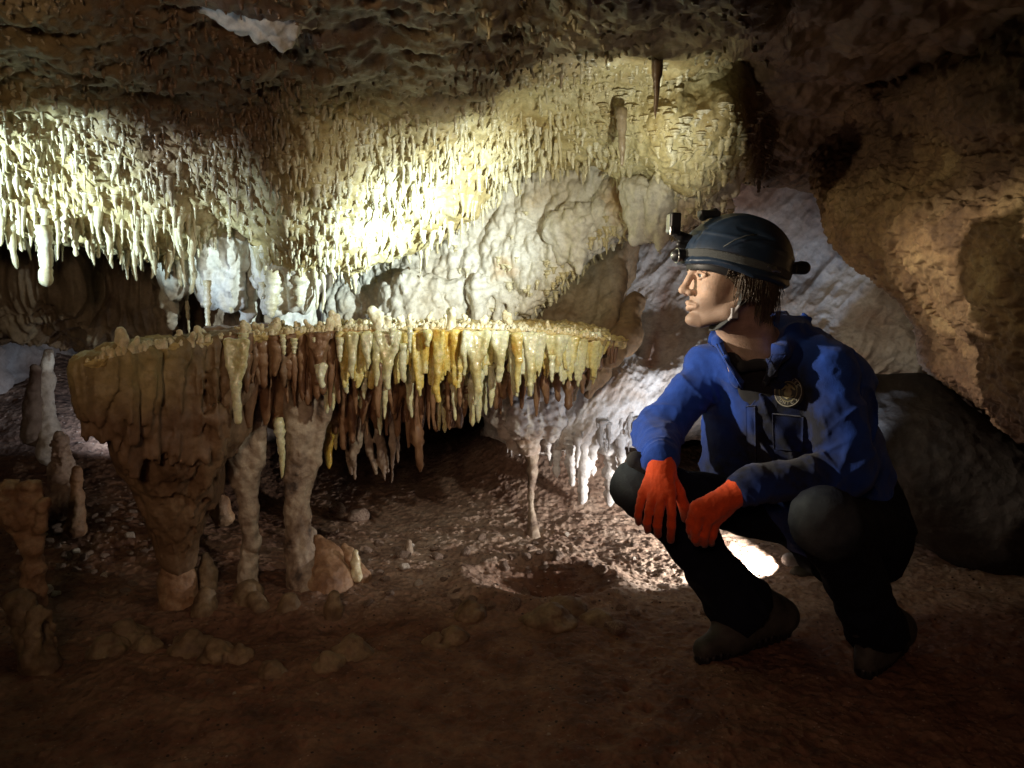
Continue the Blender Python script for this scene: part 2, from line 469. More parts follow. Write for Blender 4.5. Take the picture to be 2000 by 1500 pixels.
def normals(P):
    du = np.gradient(P, axis=0); dv = np.gradient(P, axis=1)
    N = np.cross(du, dv)
    N /= np.maximum(np.linalg.norm(N, axis=-1, keepdims=True), 1e-9)
    return N


def loft(rows, nu, nv, disp=None, tow=None):
    """smooth sheet through rows of control points, pushed in and out by disp(P)"""
    C = np.array([[W(*q[:3]) if len(q) == 3 else np.array(q[1:]) for q in r] for r in rows], float)
    P = crom(crom(C, nu, 0), nv, 1)
    N = normals(P)
    tow = CAM if tow is None else np.array(tow)
    if np.mean(np.sum(N * (tow - P), -1)) < 0: N = -N
    if disp is not None:
        P = P + N * disp(P)[..., None]
    return P, N


def sheet(name, P, mat, tone=None, flip_to=None):
    nu, nv = P.shape[:2]
    F = grid_faces(nu, nv)
    N = normals(P)
    if np.mean(np.sum(N * (CAM - P), -1)) < 0: F = F[:, ::-1]
    me = mesh_np(name, P.reshape(-1, 3), quads=F, mat=mat, tone=tone)
    return link(name, me)


# ------------------------------------------------------------------ implicit solids
class Solid:
    def __init__(self, vox):
        self.vox = vox
        self.pr = []

    def add(self, fn, lo, hi, k=0.0, op='u'):
        self.pr.append((fn, np.minimum(lo, hi), np.maximum(lo, hi), k, op))

    def cone(self, a, b, ra, rb, k=0.02, op='u'):
        a = np.array(a, np.float32); b = np.array(b, np.float32)
        ba = b - a; L2 = float(ba @ ba) + 1e-12
        def fn(P):
            q = P - a
            t = np.clip((q @ ba) / L2, 0, 1)
            return np.linalg.norm(q - t[..., None] * ba, axis=-1) - (ra + t * (rb - ra))
        r = max(ra, rb)
        self.add(fn, np.minimum(a, b) - r, np.maximum(a, b) + r, k, op)

    def chain(self, pts, rad, k=0.02, op='u'):
        for i in range(len(pts) - 1):
            self.cone(pts[i], pts[i + 1], rad[i], rad[i + 1], k, op)

    def ell(self, c, r, R=None, k=0.02, op='u'):
        c = np.array(c, np.float32); r = np.array(r, np.float32)
        R = None if R is None else np.array(R, np.float32)
        def fn(P):
            q = P - c
            if R is not None: q = q @ R          # columns of R are the local axes
            k0 = np.linalg.norm(q / r, axis=-1)
            k1 = np.linalg.norm(q / (r * r), axis=-1)
            return k0 * (k0 - 1) / np.maximum(k1, 1e-6)
        m = float(r.max())
        self.add(fn, c - m, c + m, k, op)

    def box(self, c, h, R=None, rnd=0.004, k=0.003, op='u'):
        c = np.array(c, np.float32); h = np.array(h, np.float32)
        R = None if R is None else np.array(R, np.float32)
        def fn(P):
            q = P - c
            if R is not None: q = q @ R
            q = np.abs(q) - (h - rnd)
            return np.linalg.norm(np.maximum(q, 0), axis=-1) + np.minimum(q.max(-1), 0) - rnd
        m = float(np.linalg.norm(h))
        self.add(fn, c - m, c + m, k, op)

    def build(self, disp=None, pad=0.0, B=28):
        v = self.vox
        adds = [p for p in self.pr if p[4] == 'u']
        lo = np.min([p[1] for p in adds], 0) - 4 * v - pad
        hi = np.max([p[2] for p in adds], 0) + 4 * v + pad
        n = np.ceil((hi - lo) / v).astype(int) + 1
        bg = 3 * v
        g = openvdb.FloatGrid(bg)
        rel = pad + 3 * v
        for bx in range(0, n[0], B):
            for by in range(0, n[1], B):
                for bz in range(0, n[2], B):
                    bl = lo + np.array([bx, by, bz]) * v
                    bh = bl + B * v
                    sel = [p for p in self.pr if np.all(p[1] - p[3] - rel < bh) and np.all(p[2] + p[3] + rel > bl)]
                    if not any(p[4] == 'u' for p in sel): continue
                    ax = [(lo[d] + (np.array([bx, by, bz])[d] + np.arange(B)) * v).astype(np.float32) for d in range(3)]
                    P = np.stack(np.meshgrid(*ax, indexing='ij'), -1)
                    # quick cull with the block centre
                    D = np.full((B, B, B), 1.0, np.float32)
                    for fn, l, h, k, op in sel:
                        d = fn(P)
                        if op == 'u':
                            if k > 0:
                                hh = np.clip(0.5 + 0.5 * (D - d) / k, 0, 1)
                                D = D + (d - D) * hh - k * hh * (1 - hh)
                            else: D = np.minimum(D, d)
                        else:
                            if k > 0:
                                hh = np.clip(0.5 - 0.5 * (D + d) / k, 0, 1)
                                D = D + (-d - D) * hh + k * hh * (1 - hh)
                            else: D = np.maximum(D, -d)
                    if D.min() > bg + pad or D.max() < -bg - pad:
                        if D.max() < 0:
                            g.copyFromArray(np.full((B, B, B), -bg, np.float32), ijk=(bx, by, bz))
                        continue
                    if disp is not None: D = D - disp(P).astype(np.float32)
                    g.copyFromArray(np.clip(D, -bg, bg), ijk=(bx, by, bz))
        pts, tri, quad = g.convertToPolygons(isovalue=0.0, adaptivity=0.0)
        pts = pts * v + lo
        return pts, tri, quad[:, ::-1] if len(quad) else quad

    def mesh(self, name, mat, disp=None, pad=0.0, tone=None):
        pts, tri, quad = self.build(disp, pad)
        return mesh_np(name, pts, quads=quad, tris=tri, mat=mat, tone=None if tone is None else tone(pts))


def merge(parts):
    """(V, quads) pieces -> one V, quads"""
    Vs, Fs, o = [], [], 0
    for V, F in parts:
        Vs.append(V); Fs.append(F + o); o += len(V)
    return np.concatenate(Vs), np.concatenate(Fs)


def ring_tube(centres, radii_a, radii_b=None, seg=10, noise=0.0, seed=0, axis_dirs=None, ax=None):
    """tube of elliptical rings about a path that runs mainly along z (or ax)"""
    centres = np.asarray(centres, float)
    ra = np.asarray(radii_a, float)
    rb = ra if radii_b is None else np.asarray(radii_b, float)
    n = len(centres)
    th = np.linspace(0, 2 * np.pi, seg, endpoint=False)
    if ax is None:
        X = np.tile([1.0, 0, 0], (n, 1)); Y = np.tile([0, 1.0, 0], (n, 1))
    else:
        T = np.gradient(centres, axis=0); T /= np.maximum(np.linalg.norm(T, axis=1, keepdims=True), 1e-9)
        up = np.array(ax, float)
        X = np.cross(T, up); X /= np.maximum(np.linalg.norm(X, axis=1, keepdims=True), 1e-6)
        Y = np.cross(T, X)
    V = centres[:, None] + X[:, None] * (np.cos(th)[None, :, None] * ra[:, None, None]) + Y[:, None] * (np.sin(th)[None, :, None] * rb[:, None, None])
    if noise:
        nn = fbm(V, 1.0 / (np.mean(ra) * 2.2 + 1e-4), 3, seed)
        out = V - centres[:, None]
        V = centres[:, None] + out * (1 + noise * nn[..., None])
    V = V.reshape(-1, 3)
    i = np.arange(n - 1)[:, None] * seg
    j = np.arange(seg)[None, :]
    j2 = (j + 1) % seg
    F = np.stack([i + j, i + j2, i + seg + j2, i + seg + j], -1).reshape(-1, 4)
    # close the ends with a tiny ring collapsed onto the centre
    V = np.concatenate([V, centres[:1], centres[-1:]])
    a, b = n * seg, n * seg + 1
    cap = [[a, (k + 1) % seg, k, a] for k in range(seg)]
    cap2 = [[b, (n - 1) * seg + k, (n - 1) * seg + (k + 1) % seg, b] for k in range(seg)]
    return V, F, np.array(cap), np.array(cap2)


def tube_mesh(name, *a, mat=None, tone=None, **k):
    V, F, c1, c2 = ring_tube(*a, **k)
    tr = np.concatenate([c1[:, :3], c2[:, :3]])
    return mesh_np(name, V, quads=F, tris=tr, mat=mat, tone=tone)

# ------------------------------------------------------------------ the cave: ceiling
def lumps(P, freq, seed):
    f1, f2 = worley(P, freq, seed)
    return 1 - f1


def ceil_disp(P):
    d = 0.09 * fbm(P @ np.array([[1, .5, 0], [-.5, 1, 0], [0, 0, 1.0]]) * np.array([1, .6, 1]), 2.2, 3, 3)
    q = P * np.array([1, 1, 0.55])
    d = d + 0.050 * (lumps(q, 6.0, 21) - 0.5) + 0.020 * (lumps(q, 15, 22) - 0.5)
    d = d + 0.011 * (lumps(q, 38, 23) - 0.5) + 0.016 * fbm(P, 11, 4, 5, 0.6, True)
    return d


CX = [-900, -450, -100, 120, 300, 450, 600, 750, 900, 1050, 1200, 1330, 1440, 1530, 1700, 1950, 2300, 2900]
lipP = [400, 420, 430, 440, 500, 440, 500, 480, 400, 335, 330, 345, 325, 345, 350, 340, 330, 300]
lipY = [2.3, 2.35, 2.4, 2.5, 2.65, 2.75, 2.65, 2.75, 2.85, 2.9, 2.85, 2.65, 2.62, 3.2, 3.3, 3.2, 3.0, 2.8]
r5P = [300, 310, 320, 330, 350, 350, 360, 350, 290, 240, 230, 250, 215, 290, 300, 280, 260, 200]
r5Y = [2.2, 2.25, 2.30, 2.38, 2.5, 2.6, 2.5, 2.6, 2.68, 2.70, 2.62, 2.5, 2.48, 3.0, 3.1, 3.0, 2.8, 2.6]
r4P = [150, 160, 180, 190, 200, 200, 200, 190, 170, 140, 120, 120, 100, 170, 180, 170, 150, 100]
r4Y = [2.0, 2.05, 2.12, 2.2, 2.28, 2.32, 2.32, 2.38, 2.42, 2.42, 2.42, 2.46, 2.62, 2.65, 2.7, 2.6, 2.4, 2.2]
rows = []
rows.append([('w', (x - 1000) / FPX * 2.4, -1.6, 1.75) for x in CX])
rows.append([('w', (x - 1000) / FPX * 2.0, 0.1, 1.72) for x in CX])
rows.append([(x, -330, 1.15) for x in CX])
rows.append([(x, -20, 1.6 if x < 1480 else 1.9) for x in CX])
rows.append([(x, p, y) for x, p, y in zip(CX, r4P, r4Y)])
rows.append([(x, p, y) for x, p, y in zip(CX, r5P, r5Y)])
rows.append([(x, p, y) for x, p, y in zip(CX, lipP, lipY)])
rows.append([(x, p + 6, y + 0.22) for x, p, y in zip(CX, lipP, lipY)])
rows.append([(x, p - 90, y + 0.65) for x, p, y in zip(CX, lipP, lipY)])
rows.append([(x, p - 120, y + 1.6) for x, p, y in zip(CX, lipP, lipY)])
CP, CN = loft(rows, 620, 900, ceil_disp)
cpx, cpy, cdd = PROJ(CP)


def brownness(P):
    """brown high up, partly own colour and partly painted dimness; cream towards the low rim"""
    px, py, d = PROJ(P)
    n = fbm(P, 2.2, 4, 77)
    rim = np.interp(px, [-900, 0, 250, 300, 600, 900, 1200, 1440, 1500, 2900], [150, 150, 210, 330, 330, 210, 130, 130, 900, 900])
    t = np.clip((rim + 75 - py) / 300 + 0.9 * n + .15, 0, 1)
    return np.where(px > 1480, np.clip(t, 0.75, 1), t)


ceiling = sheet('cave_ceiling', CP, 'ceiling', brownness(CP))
tag(ceiling, kind='structure')

# ------------------------------------------------------------------ flowstone wall under the ceiling
def flow_disp(P):
    q = P * np.array([1, 1, 0.75])
    d = 0.045 * fbm(P, 2.3, 2, 8)
    f1, f2 = worley(q + .03 * vnoise(P * 9, 3)[..., None], 6.5, 31)
    d = d + 0.028 * (0.4 - f1 * f1)
    f1, f2 = worley(q + .012 * vnoise(P * 22, 4)[..., None], 16, 33)
    d = d + 0.046 * (0.4 - f1 * f1)
    f1, f2 = worley(P * np.array([1, 1, .5]), 36, 34)
    return d + 0.024 * (0.4 - f1 * f1) + 0.006 * fbm(P, 26, 3, 5)


FX = [640, 720, 800, 900, 1000, 1090, 1160, 1230, 1300, 1360, 1420]
top = [440, 430, 410, 370, 320, 300, 290, 300, 300, 300, 300]
bot = [660, 665, 665, 660, 630, 560, 500, 455, 455, 430, 385]
FY = [3.4, 3.3, 3.22, 3.15, 3.1, 3.05, 2.98, 2.88, 2.78, 2.72, 2.72]
rows = [[(x, p - 60, y + 0.05) for x, p, y in zip(FX, top, FY)],
        [(x, p + 0.3 * (q - p), y) for x, p, q, y in zip(FX, top, bot, FY)],
        [(x, p + 0.6 * (q - p), y - 0.04) for x, p, q, y in zip(FX, top, bot, FY)],
        [(x, p + 0.85 * (q - p), y - 0.03) for x, p, q, y in zip(FX, top, bot, FY)],
        [(x, q, y + 0.02) for x, q, y in zip(FX, bot, FY)],
        [(x, q + 2, y + 0.22) for x, q, y in zip(FX, bot, FY)],
        [(x, q - 50, y + 0.55) for x, q, y in zip(FX, bot, FY)]]
P, N = loft(rows, 300, 520, flow_disp)
FLOWP = P


def flow_tone(P):
    px, py, _ = PROJ(P)
    n = fbm(P, 6, 4, 55)
    a = np.clip(1.3 - np.hypot((px - 1230) / 38, (py - 395) / 42) + 0.9 * n, 0, 1)
    b = np.clip(0.75 - np.hypot((px - 1310) / 110, (py - 400) / 110) * 0.9 + 0.5 * n, 0, 0.75)
    c = np.clip(fbm(P, 4, 4, 59) * 2 - 0.9, 0, 0.8)
    return np.maximum(np.maximum(a, b), c)


tag(sheet('flowstone_wall', P, 'flow', flow_tone(P)), kind='structure')

# recess under the flowstone, with the brown edge that runs down to the table
def rec_disp(P):
    return 0.05 * fbm(P, 3, 3, 15) + 0.03 * (lumps(P, 8, 41) - .5) + 0.012 * (lumps(P, 22, 42) - .5) + 0.006 * fbm(P, 30, 3, 6)


rows = []
for py, e, y0 in ((400, 1262, 3.35), (470, 1246, 3.4), (540, 1232, 3.35), (600, 1219, 3.28), (650, 1207, 3.18), (690, 1192, 3.05), (725, 1165, 2.98), (760, 1150, 3.0)):
    rows.append([(900, py, y0 + 0.2), (1000, py, y0 + 0.15), (1080, py, y0 + 0.05), (1140, py, y0), (e - 22, py, y0 - 0.09), (e - 3, py, y0 - 0.02), (e, py + 2, y0 + 0.1), (e - 6, py, y0 + 0.5)])
P, N = loft(rows, 260, 260, rec_disp)


def rec_tone(P):
    px, py, _ = PROJ(P)
    return np.clip((px - 1165) / 50 + (py - 640) / 160 + fbm(P, 7, 3, 4) * 0.6, 0, 1)


tag(sheet('recess_wall', P, 'recess', rec_tone(P)), kind='structure')

# pale wall behind the man
def white_disp(P):
    q = P @ np.array([[0.8, 0, 0.6], [0, 1, 0], [-0.6, 0, 0.8]])
    q = q * np.array([1.7, 1, 0.8])
    return (0.07 * fbm(P, 2.2, 3, 25) + 0.018 * fbm(q, 8, 3, 26, 0.5, True) + 0.004 * fbm(q, 34, 3, 27, 0.5, True)
            + 0.008 * (lumps(q, 20, 44) - .5))


WX = [940, 1040, 1120, 1200, 1280, 1400, 1550, 1680, 1800, 1950, 2200, 2600]
WYb = [4.2, 4.0, 3.85, 3.7, 3.6, 3.5, 3.4, 3.3, 3.2, 3.1, 2.9, 2.7]
rows = [[(x, 180, y - 0.0) for x, y in zip(WX, WYb)],
        [(x, 330, y - 0.05) for x, y in zip(WX, WYb)],
        [(x, 480, y + 0.05) for x, y in zip(WX, WYb)],
        [(x, 620, y) for x, y in zip(WX, WYb)],
        [(x, p, y + dy) for x, y, p, dy in zip(WX, WYb, [780, 770, 735, 730, 735, 720, 690, 690, 690, 690, 690, 690],
                                               [-.5, -.6, -.62, -.5, -.35, -.2, -.1, -.1, -.1, -.1, 0, 0])],
        [(x, p, y + dy) for x, y, p, dy in zip(WX, WYb, [850, 870, 860, 855, 830, 780, 735, 735, 735, 735, 740, 750],
                                               [-.55, -.75, -.7, -.5, -.3, -.1, 0, 0, 0, 0, 0, 0])],
        [(x, p, y + dy) for x, y, p, dy in zip(WX, WYb, [840, 880, 875, 870, 850, 800, 765, 765, 765, 765, 770, 780],
                                               [-.3, -.5, -.45, -.3, -.1, .1, .3, .3, .3, .3, .3, .3])],
        [(x, 850, y + .5) for x, y in zip(WX, WYb)]]
P, N = loft(rows, 460, 620, white_disp)
WHITEP = P


def white_tone(P):
    px, py, _ = PROJ(P)
    n = fbm(P, 5, 4, 65)
    a = np.clip((470 - py) / 120 + n, 0, 1) * np.clip((px - 1250) / 120, 0, 1)
    b = np.clip((px - 1640) / 160 + (py - 620) / 400 * 0 + n * 1.2, 0, 1) * np.clip((690 - py) / 90, 0, 1)
    c = np.clip(0.9 - np.abs(px - 1305 - (py - 560) * -0.25) / 26 + n * 1.3, 0, 0.85) * (py > 520) * (py < 720)
    e = np.clip(n * 2.2 - 0.8, 0, 0.6)
    return np.maximum(np.maximum(a, b), np.maximum(c, e))


tag(sheet('pale_cave_wall', P, 'white', white_tone(P)), kind='structure')

# ochre overhang that comes forward on the right
def ochre_disp(P):
    m = np.clip(0.6 + fbm(P, 2.0, 2, 92), 0.15, 1)
    return (0.05 * fbm(P, 2.0, 3, 35) + 0.045 * m * (lumps(P, 8, 51) - .5) + 0.036 * m * (lumps(P, 18, 52) - .5)
            + 0.018 * (lumps(P, 42, 53) - .5) + 0.020 * fbm(P, 22, 4, 36, 0.6, True) * m)


rows = []
for (e, a, b, c) in (
        ((1640, -60, 2.7), (1800, -120, 2.2), (1980, -200, 1.9), (2500, -500, 1.4)),
        ((1650, 100, 2.75), (1800, 60, 2.45), (1980, 40, 2.05), (2500, -100, 1.45)),
        ((1660, 195, 2.72), (1790, 205, 2.42), (1960, 240, 2.0), (2500, 200, 1.4)),
        ((1600, 250, 2.95), (1740, 265, 2.75), (1930, 300, 2.25), (2500, 300, 1.5)),
        ((1588, 335, 2.98), (1700, 330, 2.80), (1900, 350, 2.28), (2500, 370, 1.45)),
        ((1602, 410, 2.95), (1710, 420, 2.58), (1890, 430, 2.12), (2500, 450, 1.38)),
        ((1650, 495, 2.9), (1760, 500, 2.52), (1910, 530, 2.08), (2500, 560, 1.36)),
        ((1735, 560, 2.86), (1835, 590, 2.52), (1950, 640, 2.1), (2500, 720, 1.38)),
        ((1790, 635, 2.86), (1875, 680, 2.52), (1975, 740, 2.12), (2500, 880, 1.4)),
        ((1800, 722, 2.86), (1890, 770, 2.55), (1990, 845, 2.2), (2500, 1050, 1.5)),
        ((1830, 745, 3.05), (1915, 800, 2.8), (2010, 880, 2.5), (2500, 1100, 1.9)),
        ((1860, 740, 3.5), (1950, 790, 3.3), (2060, 850, 3.1), (2500, 1050, 2.6))):
    back = (e[0] + 10, e[1] + 2, e[2] + 0.18)
    back2 = (e[0] + 60, e[1], e[2] + 0.6)
    rows.append([back2, back, e, a, b, c])
P, N = loft(rows, 520, 480, ochre_disp)


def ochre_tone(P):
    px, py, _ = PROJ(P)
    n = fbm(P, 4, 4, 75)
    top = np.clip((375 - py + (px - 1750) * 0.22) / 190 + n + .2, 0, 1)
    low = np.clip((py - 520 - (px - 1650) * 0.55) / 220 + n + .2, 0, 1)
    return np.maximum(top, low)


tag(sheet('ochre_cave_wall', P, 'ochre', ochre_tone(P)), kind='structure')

# far chamber
def back_disp(P):
    return 0.16 * fbm(P, 1.4, 3, 45) + 0.06 * fbm(P, 7, 4, 46, 0.6, True)


rows = [[('w', x, 5.2 + 0.4 * math.sin(x), z) for x in (-5, -3.4, -2, -1, 0, 1, 2, 3.4, 5)] for z in (2.6, 1.9, 1.2, 0.6, 0.1, -0.4)]
P, N = loft(rows, 220, 480, back_disp)
tag(sheet('far_cave_wall', P, 'back', None), kind='structure')
rows = [[('w', 2.7 + 0.2 * math.sin(3 * z) + 0.25 * math.cos(y), y, z) for y in (-1.6, 0, 1.2, 2.4, 3.6, 5.6)] for z in (2.4, 1.6, 0.9, 0.3, -0.3)]
P, N = loft(rows, 160, 300, back_disp)
tag(sheet('side_cave_wall', P, 'back', None), kind='structure')
rows = [[('w', -2.9 + 0.2 * math.sin(3 * z), y, z) for y in (-1.6, 0, 1.2, 2.4, 3.6, 5.6)] for z in (2.4, 1.6, 0.9, 0.3, -0.3)]
P, N = loft(rows, 160, 300, back_disp)
tag(sheet('outer_cave_wall', P, 'back', None), kind='structure')

# dim fluted drapery wall behind the table on the left
def drape_disp(P):
    q = P * np.array([1, 1, 0.12])
    return (0.06 * fbm(P, 1.5, 2, 61) + 0.09 * fbm(q, 5, 3, 62, .5, True) + 0.035 * fbm(q, 14, 3, 63, .5, True)
            + 0.015 * (lumps(P * np.array([1, 1, .35]), 18, 61) - .5))


DX = [-900, -500, -200, 0, 120, 220, 330, 450, 600, 760, 880]
dbot = [610, 610, 610, 615, 620, 655, 690, 690, 680, 680, 680]
DY = [3.0, 3.0, 3.0, 3.05, 3.1, 3.2, 3.25, 3.3, 3.35, 3.4, 3.5]
rows = [[(x, 380, y + 0.15) for x, y in zip(DX, DY)],
        [(x, 470, y + 0.05) for x, y in zip(DX, DY)],
        [(x, 560, y) for x, y in zip(DX, DY)],
        [(x, p - 30, y + .05) for x, y, p in zip(DX, DY, dbot)],
        [(x, p, y + .15) for x, y, p in zip(DX, DY, dbot)],
        [(x, p - 10, y + .5) for x, y, p in zip(DX, DY, dbot)],
        [(x, p - 90, y + 1.2) for x, y, p in zip(DX, DY, dbot)]]
P, N = loft(rows, 260, 620, drape_disp)
tag(sheet('drapery_cave_wall', P, 'drape', None), kind='structure')


# ------------------------------------------------------------------ floor
def crater(X, Y, c, rx, ry, depth, rim):
    r = np.hypot((X - c[0]) / rx, (Y - c[1]) / ry)
    return -depth * np.clip(1 - r, 0, 1) ** 0.7 * np.clip(1 - r, 0, 1) + rim * np.exp(-((r - 1.05) / 0.18) ** 2)


def floor_z(X, Y, fine=True):
    P = np.stack([X, Y, np.zeros_like(X)], -1)
    z = 0.035 * fbm(P, 1.3, 3, 81) - 0.01
    # slope of rubble back left and the mound under the pale wall
    pxl = 1000 + X / np.maximum(Y, 0.3) * FPX
    left = np.clip((520 - pxl) / 420, 0, 1)
    z = z + left * np.clip((Y - 2.75) / 1.5, 0, 1.3) * 0.42
    c = WZ(1100, 985, 0.0)
    z = z + 0.42 * np.exp(-np.abs((X - 0.22) / 0.46) ** 2.2 - ((Y - 4.15) / 0.52) ** 2)
    z = z + np.clip((Y - 3.4) / 2.0, 0, 1) * 0.12
    z = z + np.clip((X - 1.1) / 1.2, 0, 1) * 0.10
    # hollow in the foreground left, crater in the middle
    h = WZ(560, 1225)
    z = z - 0.05 * np.exp(-(((X - h[0]) / 0.42) ** 2 + ((Y - h[1]) / 0.13) ** 2))
    k = WZ(1060, 1130)
    z = z + crater(X, Y, k, 0.26, 0.20, 0.085, 0.022)
    if fine:
        far = np.clip((Y - 2.15) / 0.5, 0, 1) * np.clip(0.5 + left + (pxl > 620) * 0.6, 0, 1)
        rub = lumps(P, 9, 83) - .5
        calm = 1 - 0.8 * np.exp(-((X - 0.22) / 0.6) ** 2 - ((Y - 4.0) / 0.5) ** 2)
        rub2 = lumps(P, 24, 84) - .5
        z = z + far * calm * (0.012 * rub + 0.006 * rub2 + 0.007 * fbm(P * np.array([.6, 1.3, 1]), 14, 4, 85, .6, True)) + 0.010 * fbm(P, 6, 4, 86)
        z = z + (0.006 + 0.006 * (1 - far)) * fbm(P, 22, 4, 87, .6) + far * 0.003 * fbm(P, 48, 3, 88, .6)
        pit, _ = worley(P, 11, 89)
        z = z - 0.022 * np.clip(1 - pit / 0.17, 0, 1)
        pit, _ = worley(P, 26, 90)
        z = z - 0.009 * np.clip(1 - pit / 0.22, 0, 1) + 0.006 * np.abs(fbm(P, 34, 3, 91))
    return z


xs = np.concatenate([np.linspace(-3.2, -1.6, 80), np.linspace(-1.59, 1.6, 760), np.linspace(1.61, 3.2, 80)])
ys = np.concatenate([np.linspace(-1.6, 0.9, 60), np.linspace(0.91, 3.6, 760), np.linspace(3.61, 5.8, 220)])
X, Y = np.meshgrid(xs, ys, indexing='ij')
Z = floor_z(X, Y)
P = np.stack([X, Y, Z], -1)
px, py, _ = PROJ(P)
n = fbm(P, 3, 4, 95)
tone = np.clip((Y - 2.28) / 0.22 + 0.8 * n, 0, 1) * np.clip((px - 560) / 240 + 0.5 * n, 0, 1)  # paler back floor, the torch-lit area partly painted into the tone
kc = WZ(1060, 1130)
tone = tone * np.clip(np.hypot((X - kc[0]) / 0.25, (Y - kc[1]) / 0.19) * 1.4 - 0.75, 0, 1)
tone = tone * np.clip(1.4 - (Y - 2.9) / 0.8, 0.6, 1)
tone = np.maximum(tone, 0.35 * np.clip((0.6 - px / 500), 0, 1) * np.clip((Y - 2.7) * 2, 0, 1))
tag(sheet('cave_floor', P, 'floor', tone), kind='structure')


def ground(x, y):
    return float(floor_z(np.array([[x]]), np.array([[y]]))[0, 0])


def on_floor(px, py):
    """floor point seen at a pixel"""
    z = 0.0
    for _ in range(6):
        p = WZ(px, py, z)
        z = ground(p[0], p[1])
    return np.array([p[0], p[1], z])


# ------------------------------------------------------------------ hanging stalactites
def stal_mesh(name, seed, mat='straw', seg=9, n=15, r0=0.5, lumpy=0.25, bend=0.05, tipr=0.12, shape=1.0, flat=1.0, tone=None, flare=1.0):
    """unit stalactite: hangs from z=0.12 (buried root) down to z=-1, radius about r0 at the root"""
    rs = np.random.RandomState(seed)
    z = np.concatenate([[0.14, 0.05], -np.linspace(0, 0.97, n), [-1.0]])
    t = np.clip(-z, 0, 1)
    prof = (1 - t) ** shape
    r = r0 * (tipr + (1 - tipr) * prof)
    r[:2] = r0 * (1 + np.array([.35, .2]) * flare)
    r = r * (1 + lumpy * 0.5 * np.sin(t * rs.uniform(9, 20) + rs.uniform(0, 6)) * rs.uniform(.4, 1) + lumpy * 0.5 * rs.uniform(-1, 1, len(z)))
    r[-2] *= 0.75
    r[-1] = r0 * tipr * 0.25
    a = rs.uniform(0, 6.28)
    bx = bend * np.sin(t * rs.uniform(1, 5)) * math.cos(a)
    by = bend * np.sin(t * rs.uniform(1, 5)) * math.sin(a)
    C = np.stack([bx * r0 * 4, by * r0 * 4, z], -1)
    return tube_mesh(name, C, r, r * flat, mat=mat, seg=seg, noise=0.25 * lumpy, seed=seed)


def V_from(me):
    v = np.empty(len(me.vertices) * 3, np.float32); me.vertices.foreach_get('co', v)
    return v.reshape(-1, 3)


# where they hang: sampled over the ceiling sheet as it is seen
cpxi = cpx; cpyi = cpy
vis = (cdd > 0.6) & (cpx > -60) & (cpx < 1500) & (cpy > -40) & (CN[..., 2] < 0.35)
vis[:, :2] = False
rowi = np.arange(CP.shape[0])[:, None] * np.ones((1, CP.shape[1]))
vis &= rowi < CP.shape[0] * 0.79
ax_ = np.abs(np.gradient(cpx, axis=1) * np.gradient(cpy, axis=0) - np.gradient(cpx, axis=0) * np.gradient(cpy, axis=1))


def dens(px, py):
    rim = np.interp(px, [-60, 0, 120, 230, 300, 450, 600, 750, 900, 1050, 1200, 1330, 1450], [440, 440, 450, 470, 500, 470, 510, 490, 410, 345, 330, 340, 330])
    d = (rim - py)
    reach = np.interp(px, [-60, 250, 600, 1100, 1250, 1450], [330, 360, 400, 330, 260, 240])
    w = np.clip(1.15 - d / reach, 0.12, 1)
    w = np.where(px > 1230, w * 0.6, w)
    return w


wgt = np.where(vis, ax_ * dens(cpx, cpy), 0).ravel()
wgt = wgt / wgt.sum()
NS = 8500
pick = RNG.choice(len(wgt), NS, p=wgt, replace=False)
flatP = CP.reshape(-1, 3); fpx = cpx.ravel(); fpy = cpy.ravel(); fd = cdd.ravel(); fN = CN.reshape(-1, 3)
cand = []
cell = {}
for i in pick:
    x, y = fpx[i], fpy[i]
    key = (int(x // 14), int(y // 14))
    ok = True
    md = 5.0 + 6 * RNG.rand() + 6 * max(0., float(fbm(flatP[i][None], 5.0, 2, 145)[0]) * 2)
    for a in (-1, 0, 1):
        for b in (-1, 0, 1):
            for (qx, qy) in cell.get((key[0] + a, key[1] + b), ()):
                if abs(qx - x) < md and abs(qy - y) < md * 1.3: ok = False
    if not ok: continue
    cell.setdefault(key, []).append((x, y))
    rim = dens(x, y)
    cl = fbm(flatP[i][None] * 1.0, 3.5, 2, 141)[0]
    L = (0.016 + 0.048 * rim * RNG.rand() ** 1.6) * (1 + 0.8 * cl)
    if rim > 0.95: L *= 1.35
    if RNG.rand() < 0.05: L *= 1.6
    r = (0.0052 + 0.0086 * RNG.rand() ** 1.6) * (0.75 + L * 6)
    if x > 1150: r *= 1.35; L *= 0.85
    cand.append((L * (1 + r * 20) / fd[i], i, L, r))
cand.sort(reverse=True)
variants = [stal_mesh('stalactite', 300 + k, 'straw', seg=9, lumpy=0.35, bend=0.12, r0=1.0, tipr=[0.16, 0.26, 0.42, 0.2][k % 4], shape=[0.8, 1.2, 1.7, .6][k % 4]) for k in range(16)]
VV = [V_from(m) for m in variants]
